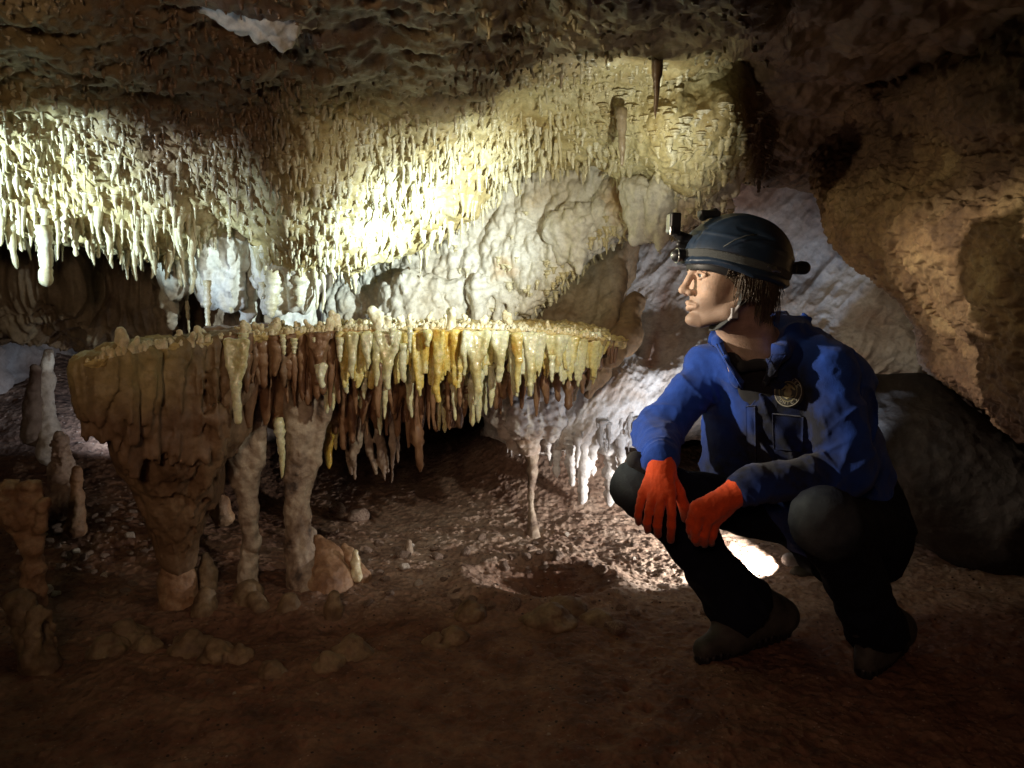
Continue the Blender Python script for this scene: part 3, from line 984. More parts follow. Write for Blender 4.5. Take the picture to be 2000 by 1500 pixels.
def stal_label(x, y, L, r, tone):
    if y < 215:
        where = 'high on the dark ceiling, ' + ('top left' if x < 420 else 'left of centre' if x < 800 else 'right of centre' if x < 1150 else 'near the dark spike'); grp = 'stalactites on the upper ceiling'
    elif x < 250:
        where = 'in the left lit patch, ' + ('picture edge' if x < 60 else 'left part' if x < 110 else 'middle' if x < 165 else 'right part' if x < 210 else 'right border') + (', top row' if y < 300 else ', upper row' if y < 350 else ', middle row' if y < 400 else ', bottom row'); grp = 'stalactites in the lit patch at the left'
    elif x < 600:
        where = 'in the dim fringe above ' + ('the table left end' if x < 370 else 'the V-shaped drapery' if x < 490 else 'the second column') + (', upper row' if y < 340 else ', middle row' if y < 430 else ', bottom row'); grp = 'stalactites in the dim middle of the ceiling'
    elif x < 1150:
        where = 'in the glaring fringe above ' + ('the second column' if x < 660 else 'the yellow drapery' if x < 740 else 'the forked draperies' if x < 810 else 'the amber drapery' if x < 900 else 'the pale draperies' if x < 1000 else 'the table end') + (', top row' if y < 280 else ', upper row' if y < 340 else ', middle row' if y < 400 else ', bottom row'); grp = 'stalactites lit by the headlamp'
    else:
        where = 'on the ceiling lobe ' + ('left of the helmet lamp' if x < 1300 else 'above the helmet') + (', upper part' if y < 280 else ', lower rim'); grp = 'stalactites on the right end of the ceiling'
    size = 'long' if L > .070 else 'mid-length' if L > .048 else 'short'
    fat = 'stout' if r > .0125 else 'slender' if r > .0095 else 'thin'
    return '%s %s %s stalactite %s' % (size, fat, 'brown' if tone > .5 else 'cream', where), grp


tone_all = brownness(flatP[[c[1] for c in cand]])
for k in range(16):
    m2 = variants[k].copy(); m2.name = 'stalactite'
    set_tone(m2, np.full(len(m2.vertices), 0.85)); variants.append(m2)
    set_tone(variants[k], np.zeros(len(variants[k].vertices)))
rest = []
rest_t = []
for n_, (s, i, L, r) in enumerate(cand):
    k = int(RNG.randint(16))
    ang = RNG.rand() * 6.28
    p = flatP[i] + fN[i] * (-0.004) + np.array([0, 0, 0.004])
    if n_ < 285:
        me = variants[k + (16 if tone_all[n_] > 0.5 else 0)]
        o = link('stalactite', me)
        o.location = p
        o.rotation_euler = (RNG.randn() * 0.03, RNG.randn() * 0.03, ang)
        o.scale = (r, r, L)
        x, y = fpx[i], fpy[i]
        lab, grp = stal_label(x, y, L, r, tone_all[n_])
        tag(o, lab, 'stalactite', grp)
    else:
        V = VV[k] * np.array([r, r, L])
        c, s_ = math.cos(ang), math.sin(ang)
        V = np.stack([V[:, 0] * c - V[:, 1] * s_, V[:, 0] * s_ + V[:, 1] * c, V[:, 2]], -1) + p
        rest.append(V); rest_t.append(np.full(len(V), tone_all[n_]))
# little tips all over the flowstone wall
fw_, fy_, fdd_ = PROJ(FLOWP)
FN_ = normals(FLOWP)
if np.mean(np.sum(FN_ * (CAM - FLOWP), -1)) < 0: FN_ = -FN_
fm = ((FN_[..., 2] < -0.05) & (fw_ > 700) & (fw_ < 1440) & (fy_ > 300)).ravel()
fids = RNG.choice(np.flatnonzero(fm), 420, replace=False)
for i in fids:
    L = 0.012 + 0.035 * RNG.rand() ** 2; r = 0.006 + 0.008 * RNG.rand()
    rest.append(VV[int(RNG.randint(16))] * np.array([r, r, L]) + FLOWP.reshape(-1, 3)[i]); rest_t.append(np.zeros(len(VV[0])))
# faces of the variants are all alike
me0 = variants[0]
nq = sum(1 for p in me0.polygons if len(p.vertices) == 4)
Q = np.array([p.vertices[:] for p in me0.polygons if len(p.vertices) == 4])
T = np.array([p.vertices[:] for p in me0.polygons if len(p.vertices) == 3])
nv0 = len(me0.vertices)
off = (np.arange(len(rest)) * nv0)[:, None, None]
me = mesh_np('small_stalactites', np.concatenate(rest), quads=(Q[None] + off).reshape(-1, 4), tris=(T[None] + off).reshape(-1, 3), mat='straw', tone=np.concatenate(rest_t))
tag(link('small_stalactites', me), 'countless small stalactites crowding the low cave ceiling', 'stalactites', kind='stuff')


def hang(px, py0, py1, Y, wpx, label, mat='straw', seed=1, group=None, tone=0.0, seg=14, shape=0.9, tipr=0.25, lumpy=0.3, bend=0.08, flat=1.0, name='stalactite', parent=None, nring=22, rz=0.0):
    """one big stalactite seen from (px,py0) to (px,py1) at distance Y, wpx wide at its root"""
    a = W(px, py0, Y); b = W(px, py1, Y)
    L = a[2] - b[2]
    r = wpx / 2 / FPX * Y
    me = stal_mesh(name, seed, mat, seg=seg, n=nring, r0=1.0, lumpy=lumpy, bend=bend, shape=shape, tipr=tipr, flat=flat, flare=0.1)
    V = V_from(me) * np.array([r, r, L])
    V = V + 0.12 * r * np.stack([fbm(V + seed, 1.2 / r, 2, 7), fbm(V + seed, 1.2 / r, 2, 8), 0 * V[:, 0]], -1)
    me.vertices.foreach_set('co', V.astype(np.float32).ravel())
    me.update()
    set_tone(me, np.full(len(V), tone))
    if parent is None:
        o = link(name, me); o.location = a
        tag(o, label, 'stalactite', group)
    else:
        o = bpy.data.objects.new(name, me); COL.objects.link(o); o.parent = parent
        o.location = Vector(a) - parent.location
    o.rotation_euler = (0, 0, rz)
    return o


hang(86, 455, 560, 2.38, 30, 'thick blunt pale stalactite hanging lowest at the far left of the ceiling', seed=51, shape=0.28, tipr=0.5)
hang(1283, 60, 232, 2.1, 30, 'long dark pointed stalactite hanging alone high above and left of the helmet', seed=52, tone=1.0, tipr=0.1, shape=0.9)
hang(1213, 225, 325, 2.5, 22, 'brown tapering stalactite among the lit lobes left of the long dark pointed one', seed=53, tone=0.8)
LOBES = True
# lit tip just above the table, its root high in the ceiling
for i, (px, p0, p1, Y, w, lab) in enumerate((
        (352, 500, 560, 2.75, 16, 'short blue-white stalactite, first of the lit cluster above the left of the table'),
        (372, 500, 575, 2.75, 15, 'blue-white stalactite, second of the lit cluster above the left of the table'),
        (386, 500, 566, 2.78, 12, 'narrow blue-white stalactite right of two brighter ones above the table'),
        (405, 560, 650, 2.62, 16, 'knobbly white column-like stalactite almost touching the table top'),
        (430, 490, 600, 2.78, 34, 'wide blue-white stalactite cluster with a forked top'),
        (452, 520, 612, 2.78, 22, 'blue-white stalactite right of the wide forked one'),
        (536, 540, 622, 2.74, 34, 'wide lit blue-white stalactite ending close above the table nodules'),
        (586, 540, 600, 2.72, 26, 'lit rounded stalactite right of the wide one above the nodules'),
        (512, 555, 585, 2.74, 12, 'small lit stalactite left of the wide one'),
        (616, 540, 605, 2.72, 10, 'needle-thin lit stalactite left of the glaring fringe'),
        (630, 540, 612, 2.72, 9, 'longest needle-thin stalactite at the lower left corner of the glaring fringe'),
        (362, 560, 652, 2.9, 10, 'dim thread-thin stalactite left of the knobbly white one'))):
    hang(px, p0, p1, Y, w, lab, 'straw', 80 + i, shape=0.6, tipr=0.3, lumpy=0.5, bend=0.15)
# flowstone bosses that carry them
def boss(pts, label, seed, mat='flow'):
    s = Solid(0.006)
    for (px, py, Y, r, px2, py2, r2) in pts:
        s.cone(W(px, py, Y), W(px2, py2, Y), r, r2, 0.03)
    def dd(P):
        f1, _ = worley(P * np.array([1, 1, .7]), 26, seed)
        f2, _ = worley(P * np.array([1, 1, .8]) + .01 * vnoise(P * 25, 2)[..., None], 52, seed)
        return 0.024 * (0.5 - f1) + 0.010 * (.5 - f2) + 0.014 * fbm(P * np.array([1, 1, .4]), 22, 3, seed)
    o = link('hanging_flowstone', s.mesh('hanging_flowstone', mat, dd, 0.02))
    return tag(o, label, 'flowstone')


boss([(1128, 440, 3.0, .085, 1130, 500, .035), (1130, 500, 2.97, .035, 1128, 530, .006), (1090, 450, 3.02, .06, 1098, 505, .02)],
     'broad pointed white flowstone tip where the flowstone wall meets the grey recess', 211)
boss([(1180, 420, 2.97, .06, 1182, 468, .02)], 'small blunt flowstone lobe right of the broad pointed white tip', 212)
boss([(1236, 370, 2.74, .045, 1240, 462, .020), (1252, 380, 2.72, .04, 1262, 470, .016)], 'fat yellow-cream flowstone lobe, left of the two beside the helmet lamp', 213)
boss([(1290, 370, 2.70, .05, 1288, 445, .035), (1288, 445, 2.68, .035, 1290, 484, .010), (1275, 390, 2.7, .04, 1273, 462, .018), (1305, 400, 2.7, .03, 1302, 452, .014)],
     'fat yellow-cream flowstone lobe hanging lowest, just left of the helmet lamp', 214)
boss([(1325, 350, 2.70, .04, 1330, 400, .012), (1380, 340, 2.66, .05, 1385, 378, .02), (1425, 330, 2.64, .05, 1440, 372, .015), (1350, 340, 2.68, .06, 1410, 360, .05)],
     'knobbly ceiling edge above the helmet, its lower rim set with small cream knobs', 215)
boss([(430, -10, 1.74, .05, 470, 40, .02), (500, -10, 1.74, .06, 505, 60, .018), (570, -5, 1.76, .05, 575, 50, .015), (540, 20, 1.78, .05, 552, 90, .010), (450, 20, 1.75, .03, 560, 25, .04), (600, 10, 1.78, .03, 610, 50, .008)],
     'pale blue-green flowstone cluster with folds and tips at the top edge, left of centre', 216)
boss([(350, 450, 2.8, .08, 346, 560, .04), (400, 450, 2.8, .10, 408, 585, .035), (445, 460, 2.8, .10, 452, 590, .04), (330, 520, 2.88, .05, 335, 630, .02), (375, 470, 2.85, .07, 372, 540, .02), (425, 500, 2.85, .05, 430, 590, .02)],
     'rounded hanging flowstone boss with lit blue-white tips above the left of the table', 201, 'flow')
boss([(540, 470, 2.80, .09, 535, 590, .05), (585, 480, 2.78, .09, 590, 585, .05), (480, 520, 2.88, .05, 484, 620, .02), (500, 480, 2.84, .07, 505, 545, .03), (560, 500, 2.82, .05, 560, 590, .03)],
     'dim hanging flowstone boss just left of the glaring stalactite fringe', 202, 'flow')
boss([(480, 530, 3.05, .05, 478, 640, .03), (560, 560, 3.05, .05, 556, 640, .04), (600, 560, 3.05, .04, 600, 640, .035)],
     'pale fluted flowstone standing behind the nodules on the left half of the table', 203, 'flow')
# sparkling frosted knobs behind the table
boss([(800, 560, 3.12, .07, 800, 640, .09), (850, 565, 3.12, .06, 855, 640, .07), (890, 560, 3.1, .03, 893, 650, .03), (760, 575, 3.14, .04, 765, 640, .06)],
     'frosty white flowstone knob behind the middle of the table', 204, 'flow')
boss([(935, 560, 3.08, .045, 935, 650, .02), (975, 570, 3.08, .03, 970, 640, .012), (1000, 575, 3.08, .02, 1000, 640, .012)],
     'smooth cream drip columns joining the flowstone wall to the table', 205, 'flow')
boss([(330, 540, 3.1, .06, 325, 660, .03)], 'single grey fluted flowstone behind the left part of the table', 206, 'drape')

# blue-lit little stalactites under the pale wall bulge
wp = WHITEP.reshape(-1, 3)
wx, wy, wdp = PROJ(WHITEP)
wN = normals(WHITEP)
r_ = np.arange(WHITEP.shape[0])[:, None] * np.ones((1, WHITEP.shape[1]))
selm = (wx > 960) & (wx < 1270) & (r_ > WHITEP.shape[0] * 0.66) & (r_ < WHITEP.shape[0] * 0.86)
ids = np.flatnonzero(selm.ravel())
blue_vars = []
for m_ in variants[:16]:
    m_ = m_.copy(); m_.name = 'stalactite'; m_.materials.clear(); m_.materials.append(M['white']); blue_vars.append(m_)
ids = RNG.choice(ids, 170, replace=False)
for n_, i in enumerate(ids):
    big = n_ < 8
    L = (0.05 + 0.05 * RNG.rand()) if big else 0.015 + 0.05 * RNG.rand() ** 2
    r = 0.012 + 0.006 * RNG.rand() if big else 0.004 + 0.004 * RNG.rand()
    if n_ < 10:
        pass
    me = blue_vars[int(RNG.randint(16))]
    if n_ < 60:
        o = link('stalactite', me); o.location = wp[i] + np.array([0, 0, 0.004]); o.scale = (r, r, L); o.rotation_euler = (0, 0, RNG.rand() * 6)
        tag(o, 'tiny bluish stalactite under the pale bulge, ' + ('beside the table end' if wx.ravel()[i] < 1060 else 'halfway to the glove' if wx.ravel()[i] < 1160 else 'close to the sleeve') + (', front edge' if wp[i][1] < 3.1 else ', further back'), 'stalactite', 'stalactites under the pale wall bulge')

# ------------------------------------------------------------------ the rock table (shelfstone)
EX = [150, 164, 205, 300, 400, 490, 600, 700, 800, 900, 1000, 1100, 1180, 1225]
EPY = [718, 712, 697, 682, 667, 656, 648, 644, 641, 641, 644, 650, 662, 668]
EY = [2.12, 2.0, 2.02, 2.14, 2.26, 2.38, 2.5, 2.57, 2.62, 2.66, 2.7, 2.74, 2.8, 2.95]


def edge(px, back=0.0):
    """point on the front rim of the table top"""
    py = np.interp(px, EX, EPY); Y = np.interp(px, EX, EY)
    p = W(px, py, Y)
    if back: p = p + np.array([0.25 * back, back, 0.0])
    return p


table = empty('rock_table', edge(600))
tag(table, 'long flat-topped shelf of calcite standing on stone columns, hung with draperies and stalactites', 'rock formation')

# top slab
uu = np.linspace(0, 1, 620); vv = np.linspace(0, 1, 130)
pxs = np.interp(uu, np.linspace(0, 1, len(EX)), EX)
E = np.array([edge(p) for p in pxs])
backY = np.interp(pxs, [150, 164, 205, 300, 500, 700, 900, 1100, 1225], [2.25, 2.4, 2.6, 2.95, 3.15, 3.25, 3.25, 3.2, 3.15])
S = np.zeros((len(uu), len(vv), 3))
nz = fbm(E, 14, 3, 5) * 0.012
for j, v in enumerate(vv):
    if v < 0.12:      # underside lip, turning round the rim
        a = v / 0.12
        S[:, j] = E + np.array([0, 0.10, -0.030]) * (1 - a) + np.array([0, -0.006, -0.014]) * math.sin(a * math.pi) * 1.2
        S[:, j, 1] -= nz * a
    else:
        a = (v - 0.12) / 0.88
        S[:, j] = E
        S[:, j, 0] += 0.22 * a * (backY - E[:, 1])
        S[:, j, 1] = E[:, 1] + (backY - E[:, 1]) * a - nz * (1 - a)
        S[:, j, 2] += 0.012 * a
N = normals(S)
if N[300, 100, 2] < 0: N = -N
S = S + N * (0.010 * (lumps(S, 55, 301) - .4) + 0.012 * (lumps(S, 24, 302) - .5) + 0.006 * fbm(S, 60, 3, 303))[..., None]
F = grid_faces(*S.shape[:2])
me = mesh_np('table_top', S.reshape(-1, 3), quads=F[:, ::-1], mat='crust')
link('table_top', me, table)

# fused fluted curtain that makes the left end
cur = Solid(0.0055)
rs = np.random.RandomState(5)
BX = [140, 155, 200, 230, 260, 300, 335, 370, 400, 440, 480, 540, 600, 660]
BP = [800, 840, 835, 850, 905, 1000, 1065, 1060, 960, 900, 850, 860, 860, 850]
for px in np.arange(168, 440, 9.0):
    p = px + rs.uniform(-4, 4)
    a = edge(p) + np.array([0, 0.03, -0.02])
    for j, (bk, f) in enumerate(((0.0, 0.62), (0.07, 0.85), (0.16, 1.0))):
        if j and rs.rand() < 0.25: continue
        q = p + rs.uniform(-5, 5) + j * 4
        yb = np.interp(q, BX, BP)
        yt = np.interp(q, EX, EPY)
        if q < 265: f = (0.93, 0.97, 1.0)[j]
        pe = yt + (yb - yt) * f * rs.uniform(0.88, 1.03)
        Yq = np.interp(q, EX, EY) + 0.035 + bk
        top = W(q, yt + 10, Yq)
        # lower parts of the curtain draw in towards the leg
        lean = np.clip((pe - 860) / 200, 0, 1)
        bx = q + (345 - q) * 0.35 * lean
        b_ = W(bx, pe, Yq + 0.16 * lean)
        r0 = rs.uniform(0.020, 0.036)
        mid = (top * 0.45 + b_ * 0.55) + np.array([rs.uniform(-.008, .008), rs.uniform(-.01, .01), 0])
        cur.cone(top, mid, r0 * 1.0, r0 * 0.8, 0.006)
        cur.cone(mid, b_, r0 * 0.8, rs.uniform(0.004, 0.010), 0.006)
for i in range(44):
    px = rs.uniform(170, 420); yb = np.interp(px, BX, BP) if px < 262 else rs.uniform(800, 900)
    Yq = np.interp(px, EX, EY) + (0.05 if px < 262 else rs.uniform(-.005, .05))
    cur.cone(W(px, yb - 75, Yq), W(px, yb + rs.uniform(4, 34), Yq), rs.uniform(.010, .018), .003, .006)
# bulk behind the flutes and the tapering leg
cur.chain([W(190, 735, 2.2), W(300, 740, 2.3), W(430, 740, 2.45)], [0.05, 0.09, 0.10], 0.04)
cur.chain([W(245, 800, 2.28), W(330, 840, 2.4), W(430, 830, 2.5)], [0.04, 0.12, 0.08], 0.05)
cur.chain([W(300, 770, 2.36), W(318, 860, 2.36), W(336, 980, 2.43), W(346, 1092, 2.48)], [0.14, 0.120, 0.078, 0.045], 0.05)
for i in range(22):
    px = 235 + i * 9 + rs.uniform(-4, 4)
    Yq = 2.235 + rs.uniform(-.02, .02) + 0.07 * abs(px - 320) / 100
    cur.chain([W(px, 815, Yq), W(px + (343 - px) * .35, 930 + rs.uniform(-30, 30), Yq + .08), W(px + (345 - px) * .72, 1000 + rs.uniform(-20, 75), 2.42)], [rs.uniform(.02, .034), rs.uniform(.016, .026), .008], .008)
cur.chain([W(400, 880, 2.5), W(395, 960, 2.52), W(365, 1060, 2.52)], [0.07, 0.045, 0.02], 0.03)
cur.chain([W(395, 960, 2.42), W(385, 1010, 2.45), W(368, 1060, 2.47)], [0.02, 0.017, 0.012], 0.012)


def cur_disp(P):
    q = P * np.array([1, 1, 0.14])
    return 0.019 * fbm(q, 22, 3, 311, .5, True) + 0.004 * fbm(P, 18, 2, 312) + 0.0025 * fbm(P, 60, 2, 313)


def cur_tone(P):
    px, py, _ = PROJ(P)
    return np.clip((P[:, 2] - 0.62) / 0.2 + 0.5 * fbm(P, 8, 3, 315), 0, 1) * np.clip((480 - px) / 170, 0, 1)


link('curtain', cur.mesh('curtain', 'curtain', cur_disp, 0.02, cur_tone), table)

# fused dark core under the middle and right, out of which the stalactites grow
core = Solid(0.008)
core.chain([W(430, 700, 2.55), W(520, 700, 2.66), W(640, 695, 2.76), W(760, 690, 2.86), W(900, 690, 2.9), W(1040, 695, 2.95), W(1150, 700, 3.0)], [0.10, 0.10, 0.09, 0.09, 0.08, 0.075, 0.06], 0.05)
core.chain([W(440, 770, 2.62), W(560, 775, 2.75), W(680, 765, 2.85), W(800, 755, 2.95), W(930, 745, 3.0)], [0.10, 0.10, 0.10, 0.085, 0.06], 0.05)
for i in range(60):
    px = rs.uniform(430, 900); py = rs.uniform(780, 850) - max(0, px - 700) * 0.15
    Yq = np.interp(px, EX, EY) + rs.uniform(0.12, 0.38)
    core.cone(W(px, 740, Yq), W(px, py + rs.uniform(-10, 40), Yq), rs.uniform(.02, .04), 0.005, 0.014)
link('underside', core.mesh('underside', 'rust', lambda P: 0.010 * fbm(P * np.array([1, 1, .2]), 20, 3, 321, .5, True) + 0.008 * fbm(P, 22, 3, 322), 0.02), table)


def tstal(px, p0, p1, dY, w, mat, **k):
    Y = np.interp(px, EX, EY) + dY
    return hang(px, p0, p1, Y, w, None, mat, parent=table, seg=k.pop('seg', 12), nring=k.pop('nring', 18), **k)


# V-shaped drapery pieces: implicit, several ribs running together into one tip
def vdrape(px, p0, p1, dY, w, mat, seed, tops=None, tip=0.006, name='drapery', skin=True):
    Y = np.interp(px, EX, EY) + dY
    s = Solid(0.0034)
    tops = tops or [-0.5, 0.0, 0.5]
    rr = np.random.RandomState(seed)
    r = w / FPX * Y
    join = p0 + (p1 - p0) * rr.uniform(0.42, 0.6)
    J = W(px + rr.uniform(-3, 3), join, Y - 0.004)
    for t in tops:
        s.chain([W(px + t * w, p0, Y + rr.uniform(-.004, .008)), W(px + t * w * 0.62 + rr.uniform(-2, 2), p0 + (join - p0) * 0.55, Y), J], [r * 0.16 + .002, r * 0.15 + .002, r * 0.17 + .002], 0.008)
    if skin:
        A, Bp = W(px + tops[0] * w, p0, Y + .006), W(px + tops[-1] * w, p0, Y + .006)
        for f in np.linspace(0.12, 0.88, 6):
            a = A + (Bp - A) * f
            s.cone(a, J + np.array([0, .004, 0.012]), 0.0075, 0.006, 0.010)
    s.chain([J, W(px + rr.uniform(-4, 4), join + (p1 - join) * 0.6, Y - .003), W(px + rr.uniform(-4, 4), p1, Y)], [r * 0.22 + .003, r * 0.14 + .003, tip], 0.008)
    me = s.mesh(name, mat, lambda P: 0.0035 * fbm(P * np.array([1, 1, .4]), 50, 3, seed) + 0.0018 * fbm(P, 120, 2, seed + 1), 0.006)
    return link(name, me, table)


# broad folded sheets
def fold(px0, px1, p0, p1, dY, mat, seed, ragged=10, name='drapery'):
    rr = np.random.RandomState(seed)
    s = Solid(0.0036)
    n = max(3, int((px1 - px0) / 6)); per = rr.uniform(26, 42); ph0 = rr.rand()
    for i, x in enumerate(np.linspace(px0, px1, n)):
        Y = np.interp(x, EX, EY) + dY
        ph = 0.012 * math.sin(i * rr.uniform(1.1, 1.5))
        xb = x + ((px0 + px1) / 2 - x) * 0.28
        q1 = p1 + 8 - (ragged + 34) * abs(((i * 6 / per + ph0) % 1) * 2 - 1) ** 1.3 + rr.uniform(-4, 3)
        s.cone(W(x, p0, Y + ph), W(xb, q1, Y + ph * 0.6), rr.uniform(.009, .013), rr.uniform(.0035, .006), 0.010)
    me = s.mesh(name, mat, lambda P: 0.004 * fbm(P * np.array([1, 1, .3]), 40, 3, seed) + 0.002 * fbm(P, 110, 2, seed + 1), 0.006)
    return link(name, me, table)


vdrape(462, 668, 822, -0.045, 40, 'pale', 401, [-0.45, 0.5], 0.012, skin=True)
tstal(476, 655, 690, -0.02, 20, 'pale', seed=402, shape=.6)
vdrape(622, 655, 745, -0.025, 34, 'rust', 403, [-0.5, 0.0, 0.5], 0.012)
vdrape(627, 715, 752, -0.04, 22, 'pale', 404, [-0.4, 0.0, 0.4], 0.010)
for i, (x, a, b, w, m) in enumerate(((552, 658, 694, 12, 'pale'), (574, 664, 692, 14, 'pale'), (614, 662, 686, 12, 'pale'), (664, 665, 708, 15, 'pale'))):
    tstal(x, a, b, -0.02, w, m, seed=410 + i, shape=.5)
fold(662, 742, 655, 752, 0.0, 'yellow', 420, 6)
for a_, b_, m_, sd_ in ((664, 760, 'yellow', 471), (748, 838, 'pale', 472), (826, 930, 'yellow', 473), (918, 1012, 'pale', 474), (1000, 1096, 'yellow', 475), (1084, 1170, 'pale', 476)):
    fold(a_, b_, 654, 728 + (sd_ % 3) * 8, 0.028, m_, sd_, 14)
vdrape(686, 655, 738, -0.03, 26, 'pale', 421, [-0.2, 0.4])
vdrape(716, 655, 720, -0.03, 26, 'pale', 422, [-0.3, 0.3])
vdrape(735, 655, 752, -0.025, 22, 'pale', 423, [-0.2, 0.4])
vdrape(757, 652, 756, -0.035, 40, 'pale', 424, [-0.5, 0.5], 0.009)
tstal(766, 645, 674, -0.05, 12, 'pale', seed=425)
fold(768, 806, 655, 745, 0.01, 'yellow', 426, 14)
tstal(788, 680, 748, -0.03, 18, 'pale', seed=427, shape=.5)
tstal(801, 645, 690, -0.05, 12, 'pale', seed=428)
fold(806, 872, 652, 764, -0.01, 'amber', 429, 26)
vdrape(836, 650, 676, -0.045, 16, 'yellow', 430, [-0.3, 0.3])
vdrape(855, 650, 782, -0.03, 26, 'amber', 431, [-0.3, 0.35], 0.010)
fold(864, 906, 650, 752, 0.0, 'amber', 432, 6)
vdrape(908, 652, 730, -0.04, 18, 'pale', 433, [0.0, 0.4])
vdrape(930, 652, 790, -0.035, 40, 'pale', 434, [-0.5, 0.55])
fold(940, 962, 660, 735, 0.01, 'yellow', 435, 6)
vdrape(976, 652, 742, -0.02, 32, 'pale', 436, [-0.4, 0.4], 0.010)
fold(995, 1062, 655, 768, 0.0, 'pale', 437, 24)
vdrape(1010, 655, 765, -0.03, 26, 'yellow', 438, [-0.3, 0.3])
vdrape(1036, 660, 772, -0.02, 28, 'pale', 439, [-0.35, 0.4])
fold(1068, 1105, 660, 725, 0.0, 'pale', 440, 10)
tstal(1078, 700, 747, -0.02, 13, 'pale', seed=441, shape=.5)
fold(1098, 1140, 662, 735, 0.02, 'yellow', 442, 14)
fold(1135, 1185, 668, 735, 0.03, 'yellow', 443, 30)
fold(1165, 1212, 668, 705, 0.05, 'rust', 444, 25)
for i, (x, a, b, w) in enumerate(((1020, 700, 800, 20), (1065, 700, 790, 30), (1092, 700, 785, 24), (1112, 700, 800, 36), (1140, 700, 770, 22), (1150, 700, 745, 16), (1050, 720, 815, 18), (975, 720, 800, 18))):
    tstal(x, a, b, 0.10, w, 'rust', seed=450 + i, shape=.7)
# second and third rows, hanging lower and further in
rs = np.random.RandomState(17)
cnt = 0
for i in range(46):
    px = 560 + 12.2 * i * 0.9 + rs.uniform(-4, 4)
    if px > 1010: break
    lo = np.interp(px, [440, 600, 700, 830, 900, 1000], [790, 800, 800, 835, 830, 790]) + rs.uniform(-35, 15)
    m = 'rust' if px < 600 or rs.rand() < 0.65 else 'pale'
    tstal(px, 720, lo, rs.uniform(0.03, 0.14), rs.uniform(12, 26), m, seed=500 + i, shape=rs.uniform(.5, 1), lumpy=.3)
    cnt += 1
for i, px in enumerate(np.arange(446, 660, 11.5)):
    lo = np.interp(px, [440, 500, 560, 600, 660], [745, 770, 745, 800, 790]) + rs.uniform(-25, 8)
    tstal(px + rs.uniform(-3, 3), 665, lo, rs.uniform(0.0, 0.05), rs.uniform(16, 34), 'rust' if rs.rand() < .8 else 'curtain', seed=560 + i, shape=rs.uniform(.6, .9), lumpy=.3)
# long ones seen against the dark hollow
for i, (x, a, b, w, dy, m) in enumerate(((640, 800, 915, 34, .30, 'amber'), (655, 800, 880, 22, .30, 'yellow'), (816, 760, 922, 40, .12, 'rust'), (800, 770, 875, 22, .14, 'rust'),
                                         (742, 760, 850, 18, .2, 'pale'), (772, 770, 905, 20, .28, 'column'), (700, 790, 870, 16, .2, 'column'), (715, 780, 850, 14, .2, 'rust'),
                                         (560, 820, 930, 30, .2, 'rust'), (545, 830, 935, 22, .16, 'pale'), (585, 800, 900, 30, .24, 'rust'), (610, 800, 890, 26, .2, 'rust'),
                                         (430, 850, 900, 22, .2, 'column'), (905, 760, 815, 20, .1, 'rust'), (880, 770, 840, 24, .1, 'rust'), (850, 780, 845, 26, .14, 'rust'))):
    tstal(x, a, b, dy, w, m, seed=620 + i, shape=.8, lumpy=.45, tipr=.2)


def hdrape(pts, mat, seed, name='drapery', vox=0.0038):
    """drapery given as chains of (px, py, Y, r)"""
    s = Solid(vox)
    for ch in pts:
        s.chain([W(c[0], c[1], c[2]) for c in ch], [c[3] for c in ch], 0.012)
    me = s.mesh(name, mat, lambda P: 0.006 * fbm(P * np.array([1, 1, .5]), 45, 3, seed) + 0.003 * fbm(P, 110, 2, seed + 1), 0.008)
    return link(name, me, table)


hdrape([[(688, 840, 2.83, .016), (690, 890, 2.83, .012), (693, 936, 2.83, .004)], [(706, 830, 2.83, .012), (697, 880, 2.83, .012)], [(675, 840, 2.85, .012), (686, 925, 2.85, .006)]], 'column', 650)
hdrape([[(715, 835, 2.86, .012), (722, 880, 2.86, .014), (735, 925, 2.86, .006)], [(735, 830, 2.86, .012), (745, 890, 2.86, .014), (752, 938, 2.86, .006)], [(762, 800, 2.86, .008), (768, 870, 2.86, .012), (765, 942, 2.86, .004)], [(742, 850, 2.87, .016), (756, 920, 2.87, .010)]], 'column', 651)

# nodules standing on the rim
rs = np.random.RandomState(23)
nod_meshes = []
for k in range(10):
    s = Solid(0.0016)
    n = rs.randint(1, 4)
    s.cone((0, 0, -0.008), (0, 0, 0.006), 0.011, 0.008, 0.004)
    for j in range(n):
        a = rs.uniform(0, 6.28); t = rs.uniform(0.1, 0.55); h = rs.uniform(0.014, 0.030)
        b1 = np.array([math.cos(a) * t * h, math.sin(a) * t * h, h])
        r = rs.uniform(.0045, .0075)
        s.chain([(0, 0, 0), b1 * 0.6 + rs.uniform(-.002, .002, 3), b1], [r * 1.2, r, r * rs.uniform(.8, 1.3)], 0.005)
    nod_meshes.append(s.mesh('nodule', 'nodule', lambda P, k=k: 0.0018 * fbm(P, 150, 3, k), 0.004))
big = {740: 1.75, 755: 1.2, 862: 1.6, 880: 1.5, 872: 1.3, 640: 1.3, 620: 1.2, 600: 1.1, 222: 1.5, 380: 1.6, 368: 1.2, 470: 1.3, 800: 1.2, 940: 1.1, 905: 1.2, 535: 1.2, 980: 1.1}
xs_n = sorted(list(big) + list(rs.uniform(165, 1190, 78)))
